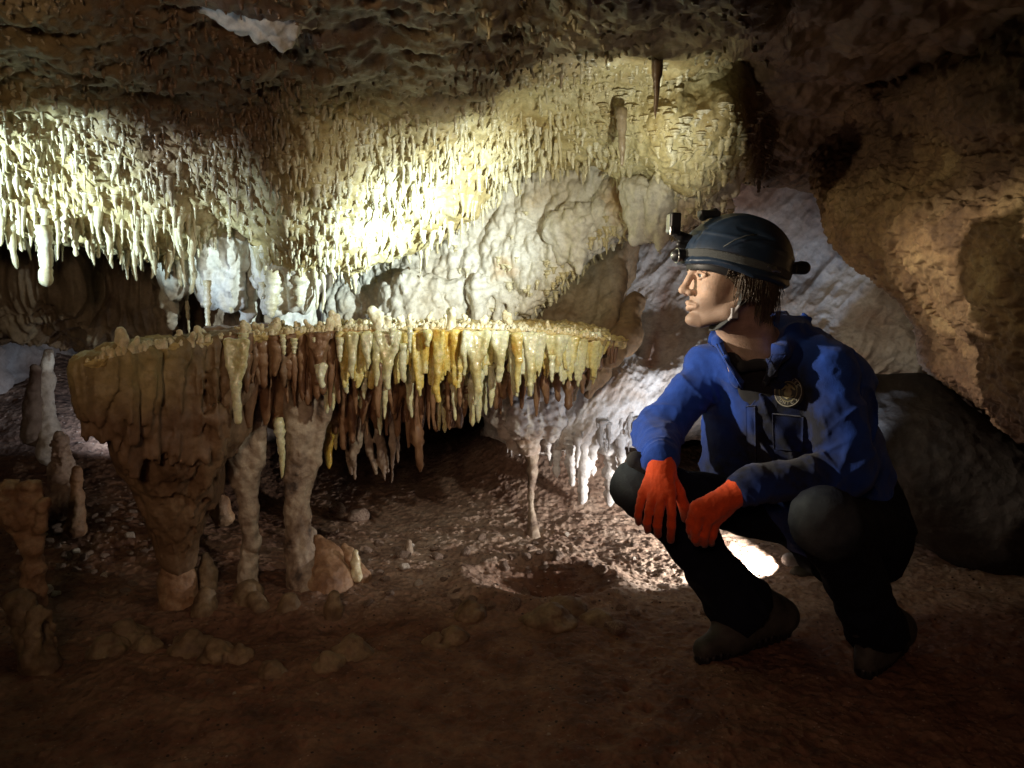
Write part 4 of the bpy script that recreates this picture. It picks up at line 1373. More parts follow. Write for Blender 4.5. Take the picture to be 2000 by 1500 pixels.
for i, px in enumerate(xs_n):
    sc = big[px] * 1.1 if px in big else rs.uniform(0.4, 1.1) * (1.6 if rs.rand() < .25 else 1.0)
    if px > 1000 and px not in big: sc *= 0.7
    if px < 350 and px not in big: sc *= 0.9
    p = edge(px) + np.array([0, rs.uniform(0.01, 0.05 if px in big else 0.22), 0.004])
    o = bpy.data.objects.new('nodule', nod_meshes[rs.randint(10)])
    COL.objects.link(o); o.parent = table
    o.location = Vector(p) - table.location
    o.rotation_euler = (rs.uniform(-.3, .3), rs.uniform(-.3, .3), rs.uniform(0, 6.28))
    o.scale = (sc, sc, sc * rs.uniform(.8, 1.15))
# crumbly little knobs all along the rim and the left end
parts = []
for i in range(1500):
    px = rs.uniform(155, 1200)
    if fbm(np.array([[px * .02, 1.3, .5]]), 1.0, 2, 77)[0] < -.05 and rs.rand() < .7: continue
    bk = rs.uniform(0.0, 0.05) if rs.rand() < .6 else rs.uniform(0, 0.35)
    p = edge(px) + np.array([0, bk, 0.002])
    r = (.0022 + .0085 * rs.rand() ** 2.2) * (1.5 if px < 330 else 1)
    V, F_, c1, c2 = ring_tube([[p[0], p[1], p[2] - .004], [p[0], p[1], p[2] + r * .3], [p[0] + r * .3, p[1], p[2] + r * 1.1], [p[0] + r * .3, p[1], p[2] + r * 1.7]], [r, r, r * .75, r * .25], seg=6, noise=.5, seed=i)
    parts.append((V, np.concatenate([F_, c2])))
V, F_ = merge(parts)
q4 = F_[F_[:, 0] != F_[:, 3]]; t3 = F_[F_[:, 0] == F_[:, 3]][:, :3]
o = link('calcite_crumbs', mesh_np('calcite_crumbs', V, quads=q4, tris=t3, mat='nodule'), table)
o['kind'] = 'stuff'


endm = Solid(0.006)
endm.chain([W(1150, 676, 3.0), W(1190, 690, 3.0), W(1225, 660, 3.08), W(1238, 590, 3.2)], [.03, .05, .055, .04], .04)
endm.chain([W(1120, 690, 3.0), W(1165, 725, 3.05), W(1150, 770, 3.1)], [.03, .05, .02], .03)
for i in range(14):
    px = 1110 + i * 8.5
    endm.cone(W(px, 690, 2.98), W(px - 4, min(790, 770 - (px - 1140) * .9) + rs.uniform(-20, 12), 3.0), rs.uniform(.012, .02), .004, .008)
link('wall_end', endm.mesh('wall_end', 'recess', lambda P: .012 * fbm(P, 16, 4, 661) + .008 * (lumps(P, 24, 662) - .5), .02, lambda P: np.full(len(P), .8)), table)

# columns that carry the table
def column(chain, mat, seed, name='column', parent=table, amp=0.012, vox=0.0045, k=0.02, extra=()):
    s = Solid(vox)
    s.chain([W(c[0], c[1], c[2]) for c in chain], [c[3] for c in chain], k)
    for ch in extra: s.chain([W(c[0], c[1], c[2]) for c in ch], [c[3] for c in ch], k * .7)
    def dd(P):
        f1, _ = worley(P, 34, seed)
        return amp * fbm(P * np.array([1, 1, .5]), 17, 4, seed, .6) + amp * 0.7 * (0.5 - f1)
    me = s.mesh(name, mat, dd, 0.02)
    return link(name, me, parent)


column([(455, 775, 2.62, .075), (464, 840, 2.62, .055), (478, 930, 2.62, .042), (487, 1000, 2.62, .030), (490, 1060, 2.62, .027), (484, 1110, 2.62, .030), (486, 1165, 2.62, .045)], 'column', 701,
       extra=[[(510, 790, 2.6, .03), (500, 900, 2.61, .026), (490, 960, 2.62, .02)], [(425, 800, 2.60, .03), (445, 900, 2.62, .025), (470, 950, 2.62, .02)]])
column([(592, 770, 2.68, .075), (587, 840, 2.66, .055), (580, 930, 2.64, .042), (582, 1010, 2.62, .040), (585, 1080, 2.6, .042), (592, 1130, 2.58, .050), (600, 1190, 2.56, .085)], 'column', 702,
       extra=[[(635, 780, 2.66, .03), (612, 900, 2.65, .024), (595, 960, 2.64, .02)], [(555, 850, 2.66, .02), (565, 930, 2.65, .02)]])

# ------------------------------------------------------------------ stalagmites and stumps, each a thing
def stump(chain, mat, label, seed, cat='stalagmite', name='stalagmite', group=None, amp=0.008, vox=0.005, extra=(), k=0.02, freq=22):
    s = Solid(vox)
    s.chain([W(c[0], c[1], c[2]) for c in chain], [c[3] for c in chain], k)
    for ch in extra: s.chain([W(c[0], c[1], c[2]) for c in ch], [c[3] for c in ch], k * .7)
    def dd(P):
        f1, _ = worley(P, 38, seed)
        return amp * fbm(P * np.array([1, 1, 1.4]), freq, 4, seed, .55) + amp * 0.6 * (0.5 - f1)
    o = link(name, s.mesh(name, mat, dd, 0.02))
    return tag(o, label, cat, group)


stump([(343, 1086, 2.48, .042), (346, 1130, 2.49, .055), (350, 1190, 2.47, .065)], 'orange', 'squat tan pedestal under the dark tapering left leg of the rock table', 711)
stump([(400, 1085, 2.6, .014), (405, 1120, 2.58, .030), (404, 1160, 2.56, .034)], 'mudstone', 'narrow upright stalagmite between the left leg and the first column', 712)
stump([(402, 1165, 2.42, .030), (400, 1195, 2.41, .042), (402, 1240, 2.40, .06)], 'mudstone', 'grey knobbed stump in front of the narrow upright stalagmite', 713)
stump([(486, 1160, 2.5, .045), (484, 1190, 2.48, .06)], 'mudstone', 'rounded flared stump at the foot of the first column', 714, extra=[[(500, 1175, 2.44, .03), (512, 1195, 2.42, .03)]])
stump([(565, 1172, 2.42, .024), (566, 1190, 2.42, .034), (568, 1230, 2.41, .045)], 'mudstone', 'grey round-headed stub just left of the foot of the second column', 715)
stump([(622, 1055, 2.66, .020), (635, 1090, 2.64, .055), (640, 1140, 2.6, .085), (640, 1180, 2.58, .10)], 'orange', 'orange cone-shaped stalagmite leaning on the second column', 716)
stump([(652, 1165, 2.38, .018), (652, 1190, 2.38, .024), (653, 1215, 2.38, .028)], 'mudstone', 'small dark block-like stub right of the second column foot', 717)
stump([(608, 1040, 2.95, .020), (612, 1075, 2.95, .032)], 'column', 'grey rounded knob peeping out behind the orange cone stalagmite', 718)
stump([(672, 1065, 2.72, .012), (676, 1090, 2.7, .035), (690, 1130, 2.66, .06)], 'orange', 'reddish block stalagmite right of the orange cone', 719)
stump([(694, 1078, 2.62, .009), (694, 1100, 2.62, .011), (696, 1125, 2.6, .02)], 'nodule', 'tiny white-tipped stalagmite on the reddish block', 720)
stump([(797, 1058, 2.9, .011), (797, 1078, 2.9, .015)], 'column', 'tiny pale peg stalagmite standing alone behind the middle rocks', 721)
domes = [(240, 1240, 52, 2.20, 'smooth ochre dome, tallest of the trio at the left foreground', 'mudstone'), (208, 1262, 45, 2.2, 'low rounded dome left in the trio at the left foreground', 'mudstone'),
         (284, 1258, 30, 2.16, 'small dome right in the trio at the left foreground', 'mudstone'), (368, 1258, 52, 2.14, 'large brown dome-shaped stalagmite between the trio and the flat pair', 'mudstone'),
         (420, 1275, 44, 2.12, 'flat-topped low stalagmite right of the large brown dome', 'mudstone'), (464, 1276, 30, 2.1, 'rounded low stalagmite at the end of the brown dome row', 'mudstone'),
         (686, 1268, 42, 2.14, 'stepped round stalagmite in the middle foreground below the second column', 'mudstone'), (640, 1290, 34, 2.12, 'low bump left of the stepped round stalagmite', 'mudstone'),
         (888, 1240, 30, 2.17, 'dim dome stalagmite, right one of a pair below the pale rubble', 'mudstone'), (854, 1250, 30, 2.16, 'dim dome stalagmite, left one of a pair below the pale rubble', 'mudstone'),
         (920, 1195, 36, 2.3, 'brown dome at the lower edge of the pale rubble', 'mudstone'), (1112, 1180, 42, 2.30, 'hunched muddy stalagmite below the red crater', 'mudstone'),
         (1080, 1200, 34, 2.28, 'low muddy mound spreading left of the hunched stalagmite', 'mudstone'), (1170, 1206, 30, 2.22, 'small muddy bump right of the hunched stalagmite', 'mudstone'),
         (530, 1310, 30, 2.02, 'low worn bump in the dark foreground under the columns', 'mudstone')]
for i, (x, y, w, Y, lab, m) in enumerate(domes):
    w = w * (0.62 if 'mound' not in lab else 1)
    r = w / FPX * Y
    g = on_floor(x, y + w * 0.5)
    h = 1.0 if 'dome' in lab or 'round' in lab else 0.55
    s = Solid(0.0045)
    c = g + np.array([0, r * 0.4, 0])
    s.ell(c + np.array([0, 0, r * 0.35 * h]), (r * .85, r * .85, r * 1.05 * h), k=.02)
    s.ell(c + np.array([0, 0, -r * 0.1]), (r * 1.5, r * 1.4, r * .55), k=.03)
    rj = np.random.RandomState(900 + i)
    for _ in range(4):
        a_ = rj.uniform(0, 6.28); s.ell(c + r * np.array([math.cos(a_) * 1.1, math.sin(a_) * .9, rj.uniform(-.2, .35)]), (r * rj.uniform(.3, .6),) * 3, k=.012)
    if 'stepped' in lab or 'tallest' in lab: s.ell(c + np.array([0, -.01, r * .05]), (r * 1.5, r * 1.4, r * .32), k=.012)
    if 'hunched' in lab: s.cone(c + np.array([0, 0, r * .5]), c + np.array([-r * 1.8, 0.02, -r * .2]), r * .5, r * .3, .03)
    me = s.mesh('stalagmite', m, lambda P, i=i: 0.012 * fbm(P, 20, 4, 730 + i, .6) + 0.004 * fbm(P * np.array([1, 1, 3]), 50, 3, i), 0.015)
    tag(link('stalagmite', me), lab, 'stalagmite')

# left-hand pillars
stump([(60, 960, 2.2, .035), (40, 1000, 2.2, .05), (62, 1060, 2.2, .028), (62, 1110, 2.2, .030), (64, 1185, 2.2, .036)], 'orange', 'short rust-coloured pillar at the left edge, lumpy grey at its top', 750, 'pillar', 'stone_pillar', amp=0.014,
      extra=[[(86, 985, 2.18, .02), (78, 1030, 2.18, .018)], [(15, 975, 2.2, .05), (-10, 990, 2.2, .05)]])
stump([(40, 1180, 2.1, .04), (62, 1230, 2.08, .045), (80, 1300, 2.04, .05)], 'mudstone', 'dark gnarled stump under the rust-coloured pillar', 751, amp=0.016,
      extra=[[(95, 1200, 2.06, .012), (108, 1250, 2.05, .012)], [(70, 1200, 2.04, .02), (60, 1290, 2.0, .022)]])
stump([(70, 720, 3.3, .022), (62, 790, 3.3, .03), (66, 850, 3.3, .05)], 'back', 'slim grey pillar standing in the dark opening at the far left', 752, 'pillar', 'stone_pillar')
stump([(95, 690, 3.35, .02), (88, 740, 3.35, .035), (92, 800, 3.35, .03), (100, 880, 3.3, .06)], 'white', 'pale knobbly pillar right of the slim grey one in the dark opening', 753, 'pillar', 'stone_pillar')
stump([(118, 860, 3.1, .03), (122, 920, 3.1, .045), (120, 985, 3.05, .06)], 'rock', 'reddish rubble hump left of the curtain, above the rubble slope', 754, 'rock', 'boulder', amp=.02)
stump([(150, 920, 2.9, .02), (150, 985, 2.9, .025), (148, 1030, 2.88, .04)], 'orange', 'leaning reddish stalagmite on the rubble slope at the left', 755)
stump([(428, 955, 2.95, .010), (432, 985, 2.95, .028), (436, 1010, 2.95, .04)], 'orange', 'pale-tipped orange cluster behind the first column', 756, extra=[[(412, 960, 2.95, .008), (418, 1000, 2.95, .02)]])
# skirted column under the pale wall
stump([(1030, 850, 3.15, .05), (1038, 890, 3.15, .024), (1040, 920, 3.15, .018), (1036, 970, 3.15, .012), (1038, 1010, 3.15, .014), (1042, 1050, 3.12, .03)], 'column',
      'thin grey stone stem dropping from the pale bulge to the floor behind the table', 757, 'column', 'stone_column', amp=.006, vox=.004)
stump([(1020, 760, 3.16, .09), (1025, 820, 3.15, .085), (1032, 870, 3.15, .04)], 'white', 'pale ribbed skirt of rock hanging right under the table end', 758, 'flowstone', 'hanging_flowstone', amp=.026, freq=14,
      extra=[[(960, 780, 3.2, .05), (975, 815, 3.2, .03), (990, 850, 3.2, .012)], [(1070, 770, 3.15, .08), (1075, 840, 3.18, .05)], [(945, 800, 3.2, .03), (1010, 880, 3.2, .01)]])
for i, (x, a, b, Y, w) in enumerate(((1090, 850, 935, 3.25, 22), (1115, 860, 950, 3.2, 30), (1143, 860, 985, 3.2, 34), (1160, 860, 930, 3.2, 20), (1190, 850, 990, 3.3, 40), (1212, 850, 930, 3.25, 22), (1072, 850, 900, 3.2, 14), (1128, 860, 915, 3.15, 14))):
    hang(x, a, b, Y, w, None or 'grey-blue stalactite under the pale bulge, number %s from table to glove' % ['two', 'three', 'five', 'six', 'seven', 'eight', 'one', 'four'][i], 'white', 770 + i, shape=.55, tipr=.25, lumpy=.5, tone=0.0)
# round boulder in shade right of the man
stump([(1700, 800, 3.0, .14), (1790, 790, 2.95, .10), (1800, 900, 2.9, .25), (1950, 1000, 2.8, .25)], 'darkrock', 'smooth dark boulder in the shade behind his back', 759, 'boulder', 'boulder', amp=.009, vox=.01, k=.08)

# ------------------------------------------------------------------ loose rocks
def rock_mesh(seed, mat, flat=0.7, name='rock'):
    bm_ = Solid(0.09)
    rr = np.random.RandomState(seed)
    bm_.ell((0, 0, 0), (0.9, 0.7, 0.6 * flat + .1), k=0)
    for _ in range(7):
        n = rr.randn(3); n /= np.linalg.norm(n)
        d0 = rr.uniform(.38, .62)
        def cut(P, n=n.astype(np.float32), d0=d0): return d0 - P @ n
        bm_.add(cut, (-2, -2, -2), (2, 2, 2), 0.05, 's')
    return bm_.mesh(name, mat, lambda P: 0.10 * fbm(P, 2.2, 4, seed, .6), 0.3)


rock_vars = [rock_mesh(800 + i, 'rock' if i != 3 else 'paler', .5 + .5 * (i % 2)) for i in range(10)]
rs = np.random.RandomState(31)
named = [(790, 1090, 34, 'cream angular rock standing behind the middle rubble'), (792, 1112, 26, 'dark lump under the cream angular rock'), (855, 1092, 30, 'grey-white rock right of the cream angular one'),
         (910, 1082, 26, 'flat pinkish rock at the far edge of the rubble'), (1085, 1088, 22, 'white two-pointed chip on the far rim of the red crater'), (1063, 1096, 16, 'small upright white chip inside the crater rim'),
         (1150, 1106, 30, 'pale rock at the right rim of the red crater'), (1172, 1125, 34, 'long pale slab sloping right of the crater'), (985, 1112, 26, 'light flake lying inside the crater'),
         (1000, 1172, 36, 'cream rock with a peak at the front rim of the crater'), (960, 1176, 22, 'low cream flake left of the peaked rock'), (820, 1142, 22, 'small white rock in the left rubble'),
         (740, 1122, 26, 'pale pink rock near the reddish block stalagmite'), (1200, 1232, 46, 'orange-brown slab tilted up below the crater'), (1385, 1200, 40, 'tan rock beside the ragged trouser hem'),
         (410, 1335, 20, 'whitish ring-shaped flake in the dark foreground'), (292, 1270, 12, 'tiny pale chip beside the trio of domes'), (112, 1050, 16, 'white chip on the left rubble slope'),
         (700, 1015, 60, 'broad pinkish boulder in the hollow behind the table'), (660, 1000, 40, 'smaller boulder left of the broad pinkish one')]
for i, (x, y, w, lab) in enumerate(named):
    g = on_floor(x, y)
    o = link('rock', rock_vars[(i * 3) % 10])
    d = PROJ(g)[2]
    s = w / 2 / FPX * float(d) * 1.15
    o.location = g + np.array([0, 0, s * .25])
    o.scale = (s, s, s * rs.uniform(.8, 1.1))
    o.rotation_euler = (rs.uniform(-.4, .4), rs.uniform(-.4, .4), rs.uniform(0, 6.28))
    tag(o, lab, 'rock')
for i in range(200):
    if i < 90:
        x, y = rs.uniform(10, 320), rs.uniform(905, 1075)
        lab, grp = 'reddish stone on the left rubble slope, ' + ('at the picture edge' if x < 100 else 'halfway to the table leg' if x < 210 else 'beside the table leg') + (', high up' if y < 960 else ', mid slope' if y < 1020 else ', at its foot'), 'stones on the rubble slope'
    elif i < 160:
        x, y = rs.uniform(640, 1300), rs.uniform(1040, 1200)
        lab, grp = 'small angular stone on the lit floor, ' + ('below the table' if x < 850 else 'left of the red crater' if x < 960 else 'around the red crater' if x < 1150 else 'beside the trouser leg') + (', far part' if y < 1095 else ', middle part' if y < 1150 else ', near part'), 'stones on the lit floor'
    else:
        x, y = rs.uniform(100, 1900), rs.uniform(1210, 1480)
        lab, grp = 'small muddy pebble on the dark clay in the ' + ('left' if x < 700 else 'middle' if x < 1300 else 'right') + (' foreground, near the domes' if y < 1330 else ' foreground, at the bottom'), 'pebbles in the foreground'
    g = on_floor(x, y)
    o = link('rock', rock_vars[rs.randint(10)])
    s = rs.uniform(.008, .030) ** 1 * (1 if i < 160 else .3)
    o.location = g + np.array([0, 0, s * .15])
    o.scale = (s, s, s * rs.uniform(.6, 1))
    o.rotation_euler = (rs.uniform(-.4, .4), rs.uniform(-.4, .4), rs.uniform(0, 6.28))
    tag(o, lab, 'stone', grp)
# gravel nobody would count
gm = rock_vars[4]
gv = V_from(gm)
bmq = np.array([p.vertices[:] for p in gm.polygons if len(p.vertices) == 4])
step = []
gvn = []
# low-resolution chip
V8, F8, c1, c2 = ring_tube([[0, 0, -.5], [0, 0, -.2], [.1, 0, .25], [.1, .1, .5]], [.6, 1, .8, .3], seg=6, noise=.6, seed=3)
F8 = np.concatenate([F8, c2, c1])
for i in range(3400):
    x, y = (rs.uniform(600, 1560), rs.uniform(1010, 1200)) if i < 1500 else (rs.uniform(-50, 340), rs.uniform(880, 1090)) if i < 2300 else (rs.uniform(-50, 2050), rs.uniform(1150, 1560))
    z = 0
    p = WZ(x, y, 0.0)
    gvn.append((p[0], p[1], rs.uniform(.0015, .0065) * (1 if i < 2300 else .45)))
gvn = np.array(gvn)
gz = floor_z(gvn[:, 0][None], gvn[:, 1][None])[0]
parts = []
for (x, y, s), z in zip(gvn, gz):
    a = rs.uniform(0, 6.28); c, s_ = math.cos(a), math.sin(a)
    sx, sz = rs.uniform(.8, 1.6), rs.uniform(.4, .9)
    V = V8 * np.array([s * sx, s, s * sz])
    parts.append((np.stack([V[:, 0] * c - V[:, 1] * s_ + x, V[:, 0] * s_ + V[:, 1] * c + y, V[:, 2] + z + s * .2], -1), F8))
V, F_ = merge(parts)
q4 = F_[F_[:, 0] != F_[:, 3]]; t3 = F_[F_[:, 0] == F_[:, 3]][:, :3]
tag(link('gravel', mesh_np('gravel', V, quads=q4, tris=t3, mat='rock', smooth=False)), 'fine brown chips and grit scattered over the cave floor', 'gravel', kind='stuff')

# ------------------------------------------------------------------ the man
man = empty('person', W(1600, 1250, 2.1) * np.array([1, 1, 0]))
tag(man, 'man squatting in a blue coverall with orange gloves and a dark caving helmet, looking left', 'person')

J = dict(neck=W(1482, 690, 2.10), shR=W(1385, 722, 2.22), shL=W(1622, 722, 2.02), elR=W(1283, 850, 2.15), elL=W(1655, 920, 1.96),
         wrR=W(1292, 905, 1.95), wrL=W(1452, 952, 1.88), pel=W(1660, 1045, 2.30), hipR=W(1588, 1012, 2.33), hipL=W(1705, 1050, 2.2),
         knR=W(1248, 952, 2.09), knL=W(1612, 1022, 1.80), anR=W(1450, 1190, 2.17), anL=W(1712, 1232, 2.05),
         chest=W(1515, 800, 2.17), back=W(1605, 790, 2.22), belly=W(1560, 940, 2.22))
# head frame: x to the face, y to his left (towards the camera), z up
ya = math.radians(9)
HX = np.array([-math.cos(ya), -math.sin(ya), 0.0]); HZ = np.array([0, 0, 1.0]); HY = np.cross(HZ, HX)
ti = math.radians(2)
HX, HZ = HX * math.cos(ti) + HZ * math.sin(ti), HZ * math.cos(ti) - HX * math.sin(ti)
HR = np.stack([HX, HY, HZ], 1)      # columns = axes
HO = W(1424, 540, 2.02)
HS = 1.05


def H(x, y, z): return HO + HR @ (np.array([x, y, z]) * HS)


# local axes of the chest
sx = J['shL'] - J['shR']; sx /= np.linalg.norm(sx)
upv = J['neck'] - J['belly']; upv -= sx * (upv @ sx); upv /= np.linalg.norm(upv)
fw = np.cross(upv, sx)
if fw[1] > 0: fw = -fw
CR = np.stack([sx, fw, upv], 1)


def limbs(s, g, parts):
    """body volumes grown by g metres"""
    if 'torso' in parts:
        s.ell(J['chest'] + fw * -0.02, (0.175 + g, 0.115 + g, 0.19 + g), CR, .06)
        s.cone(J['back'] + fw * -.01, J['pel'] + np.array([.0, .0, .08]), .125 + g, .135 + g, .07)
        s.cone(J['chest'], J['belly'], .12 + g, .125 + g, .07)
        s.cone(J['belly'], J['pel'], .125 + g, .135 + g, .07)
        s.cone(W(1440, 800, 2.25), W(1440, 930, 2.28), .085 + g, .10 + g, .05)
        s.cone(W(1440, 930, 2.28), J['pel'], .09 + g, .11 + g, .05)
        s.cone(J['shR'], J['neck'] + np.array([0.02, 0.03, -.03]), .058 + g, .068 + g, .05)
        s.cone(J['shL'], W(1530, 690, 2.12), .064 + g, .080 + g, .05)
        s.cone(W(1530, 672, 2.14), W(1625, 745, 2.16), .066 + g, .10 + g, .05)
    if 'arms' in parts:
        s.cone(J['shR'], J['elR'], .058 + g, .045 + g, .03)
        s.cone(J['elR'], J['wrR'], .045 + g, .032 + g * .6, .02)
        s.cone(J['shL'], J['elL'], .062 + g, .047 + g, .03)
        s.cone(J['elL'], J['wrL'], .047 + g, .030 + g * .7, .02)
    if 'legs' in parts:
        s.ell(J['pel'], (.165 + g, .15 + g, .13 + g), None, .05)
        s.cone(J['hipR'], J['knR'], .086 + g, .060 + g, .04)
        s.cone(J['hipL'], J['knL'], .095 + g, .066 + g, .04)
        s.cone(J['knR'], (J['knR'] * .55 + J['anR'] * .45) + np.array([.02, 0, 0]), .060 + g, .062 + g, .03)
        s.cone((J['knR'] * .55 + J['anR'] * .45) + np.array([.02, 0, 0]), J['anR'], .062 + g, .042 + g * 2.2, .03)
        s.cone(J['knL'], (J['knL'] * .5 + J['anL'] * .5) + np.array([.015, .02, 0]), .063 + g, .062 + g, .03)
        s.cone((J['knL'] * .5 + J['anL'] * .5) + np.array([.015, .02, 0]), J['anL'], .062 + g, .040 + g * 2, .03)


# hands: wrist, knuckle row and finger joints in picture positions with their own depths
RH = dict(w=J['wrR'], fingers=[
    [(1256, 962, 1.925), (1249, 990, 1.905), (1246, 1006, 1.91), (1247, 1020, 1.925)],
    [(1275, 968, 1.905), (1267, 1000, 1.88), (1264, 1020, 1.885), (1265, 1036, 1.90)],
    [(1293, 970, 1.895), (1287, 1004, 1.868), (1284, 1026, 1.875), (1285, 1044, 1.89)],
    [(1310, 966, 1.895), (1312, 1002, 1.868), (1311, 1028, 1.872), (1310, 1054, 1.885)]],
    thumb=[(1306, 925, 1.94), (1326, 962, 1.945), (1336, 990, 1.945), (1338, 1012, 1.94)], rad=[.0082, .0090, .0094, .0094])
LH = dict(w=J['wrL'], fingers=[
    [(1398, 1020, 1.865), (1392, 1045, 1.875), (1388, 1056, 1.89), (1390, 1062, 1.905)],
    [(1384, 1014, 1.85), (1376, 1044, 1.86), (1374, 1058, 1.875), (1376, 1064, 1.89)],
    [(1368, 1004, 1.845), (1359, 1036, 1.852), (1358, 1052, 1.865), (1361, 1060, 1.88)],
    [(1358, 990, 1.85), (1349, 1020, 1.86), (1349, 1036, 1.87), (1352, 1048, 1.885)]],
    thumb=[(1395, 978, 1.90), (1368, 985, 1.905), (1354, 1005, 1.905), (1350, 1022, 1.90)], rad=[.0084, .0092, .0096, .0094])


def hand(s, D, g):
    w = D['w']
    for f, r in zip(D['fingers'], D['rad']):
        P = [W(*q) for q in f]
        s.cone(w, P[0], .024 + g, r * 1.28 + g, .016)
        s.chain(P, [r * 1.12 + g, r + g, r * .92 + g, r * .78 + g], .003)
    T = [W(*q) for q in D['thumb']]
    s.cone(w, T[0], .022 + g, .015 + g, .012)
    s.chain(T, [.0145 + g, .0125 + g, .0115 + g, .009 + g], .006)


def face(s):
    a = lambda *p: H(*p)
    k = HS
    s.ell(a(-.012, 0, .035), np.array([.098, .077, .085]) * k, HR, .02)
    s.ell(a(.040, 0, .030), np.array([.047, .062, .052]) * k, HR, .02)
    s.ell(a(.040, 0, -.040), np.array([.044, .056, .072]) * k, HR, .02)
    s.ell(a(.062, 0, -.066), np.array([.030, .034, .034]) * k, HR, .015)
    for y in (-1, 1):
        s.ell(a(.052, y * .040, -.030), np.array([.028, .021, .024]) * k, HR, .03)
        s.cone(a(-.004, y * .058, -.050), a(.020, y * .050, -.085), .016 * k, .015 * k, .02)
        s.cone(a(.020, y * .050, -.085), a(.068, y * .016, -.108), .015 * k, .014 * k, .02)
        s.cone(a(.090, y * .008, .020), a(.078, y * .044, .018), .0085 * k, .009 * k, .010)
        s.ell(a(.097, y * .031, .000), np.array([.016, .016, .011]) * k, HR, .012, 's')
        # lids
        s.chain([a(.087, y * .017, .001), a(.0885, y * .030, .0075), a(.079, y * .046, .001)], [.0030 * k, .0036 * k, .003 * k], .004)
        s.chain([a(.087, y * .017, -.001), a(.0855, y * .030, -.0085), a(.078, y * .046, -.001)], [.0028 * k, .0030 * k, .003 * k], .004)
        s.ell(a(.098, y * .0135, -.0415), np.array([.011, .0075, .0080]) * k, HR, .005)
        s.ell(a(.104, y * .007, -.0500), np.array([.006, .0035, .0040]) * k, HR, .002, 's')
        # ear
        s.chain([a(.004, y * .078, -.022), a(-.006, y * .082, .010), a(-.020, y * .086, .016), a(-.029, y * .086, .004), a(-.022, y * .083, -.018), a(-.004, y * .079, -.036)], [.004 * k, .0045 * k, .0048 * k, .0048 * k, .0045 * k, .006 * k], .004)
        s.ell(a(-.012, y * .077, -.005), np.array([.016, .006, .022]) * k, HR, .004)
    s.ell(a(.084, 0, -.104), np.array([.018, .020, .015]) * k, HR, .015)
    s.cone(a(.089, 0, .014), a(.109, 0, -.030), .0078 * k, .0090 * k, .012)
    s.ell(a(.112, 0, -.036), np.array([.0115, .0105, .0095]) * k, HR, .008)
    s.chain([a(.086, -.024, -.0700), a(.0960, -.006, -.0652), a(.0960, .006, -.0652), a(.086, .024, -.0700)], [.0030 * k, .0052 * k, .0052 * k, .0030 * k], .005)
    s.chain([a(.085, -.020, -.0740), a(.0950, 0, -.0775), a(.085, .020, -.0740)], [.0035 * k, .0072 * k, .0035 * k], .004)
    s.chain([a(.088, -.025, -.0712), a(.1045, 0, -.0706), a(.088, .025, -.0712)], [.0012 * k, .0015 * k, .0012 * k], .0025, 's')
    # neck
    s.cone(a(-.022, 0, -.045), J['neck'] + np.array([0.0, 0, -.01]), .054 * k, .060 * k, .03)
    s.cone(a(.012, 0, -.075), J['neck'] + np.array([-.035, 0, -.03]), .030 * k, .040 * k, .03)


body = Solid(0.0026)
limbs(body, -0.012, ('torso', 'arms', 'legs'))
hand(body, RH, -.0012)
hand(body, LH, -.0012)
face(body)
for an, toe in ((J['anR'], WZ(1378, 1262, .03)), (J['anL'], WZ(1692, 1292, .03))):
    body.cone(an, toe * .8 + an * .2 + np.array([0, 0, -.01]), .026, .018, .01)
    body.cone(an, an + (an - toe) * .2 + np.array([0, 0, -.025]), .028, .022, .01)


def skin_tone(P):
    q = (P - HO) @ HR / HS
    beard = np.clip((-0.045 - q[:, 2]) / .02, 0, 1) * np.clip((q[:, 0] + .03) / .02, 0, 1)
    mous = np.exp(-((q[:, 2] + .057) / .006) ** 2) * (q[:, 0] > .07)
    t = np.maximum(beard * .55, mous * .5)
    lips = np.exp(-((q[:, 2] + .071) / .008) ** 2) * (q[:, 0] > .086) * (np.abs(q[:, 1]) < .024)
    t = t * (1 - lips)
    browm = np.exp(-((q[:, 2] - .0205) / .0045) ** 2) * (q[:, 0] > .070) * (np.abs(q[:, 1]) > .010)
    t = np.maximum(t, browm)
    return np.where(q[:, 2] < -.13, 0.1, t)


link('body', body.mesh('body', 'skin', None, 0.0, skin_tone), man)

# eyes
for y in (-1, 1):
    c = H(.0755, y * .031, -.0005)
    V, F_, c1, c2 = ring_tube([[0, 0, -1 + 2 * t] for t in np.linspace(0.01, .99, 12)], [math.sqrt(max(0, 1 - (1 - 2 * t) ** 2)) for t in np.linspace(0.01, .99, 12)], seg=18)
    R2 = np.stack([HY, np.cross(HX, HY), HX], 1)
    gaze = R2
    V = V @ (gaze.T) * .0122 * HS + c
    me = mesh_np('eye', V, quads=F_, tris=np.concatenate([c1[:, :3], c2[:, :3]]), mat='eyew')
    me.materials.append(M['iris'])
    fc = np.array([np.mean(V[list(p.vertices)], 0) for p in me.polygons])
    dd_ = (fc - c) @ HX
    for p, d_ in zip(me.polygons, dd_):
        if d_ > .0104 * HS: p.material_index = 1
    link('eye', me, man)

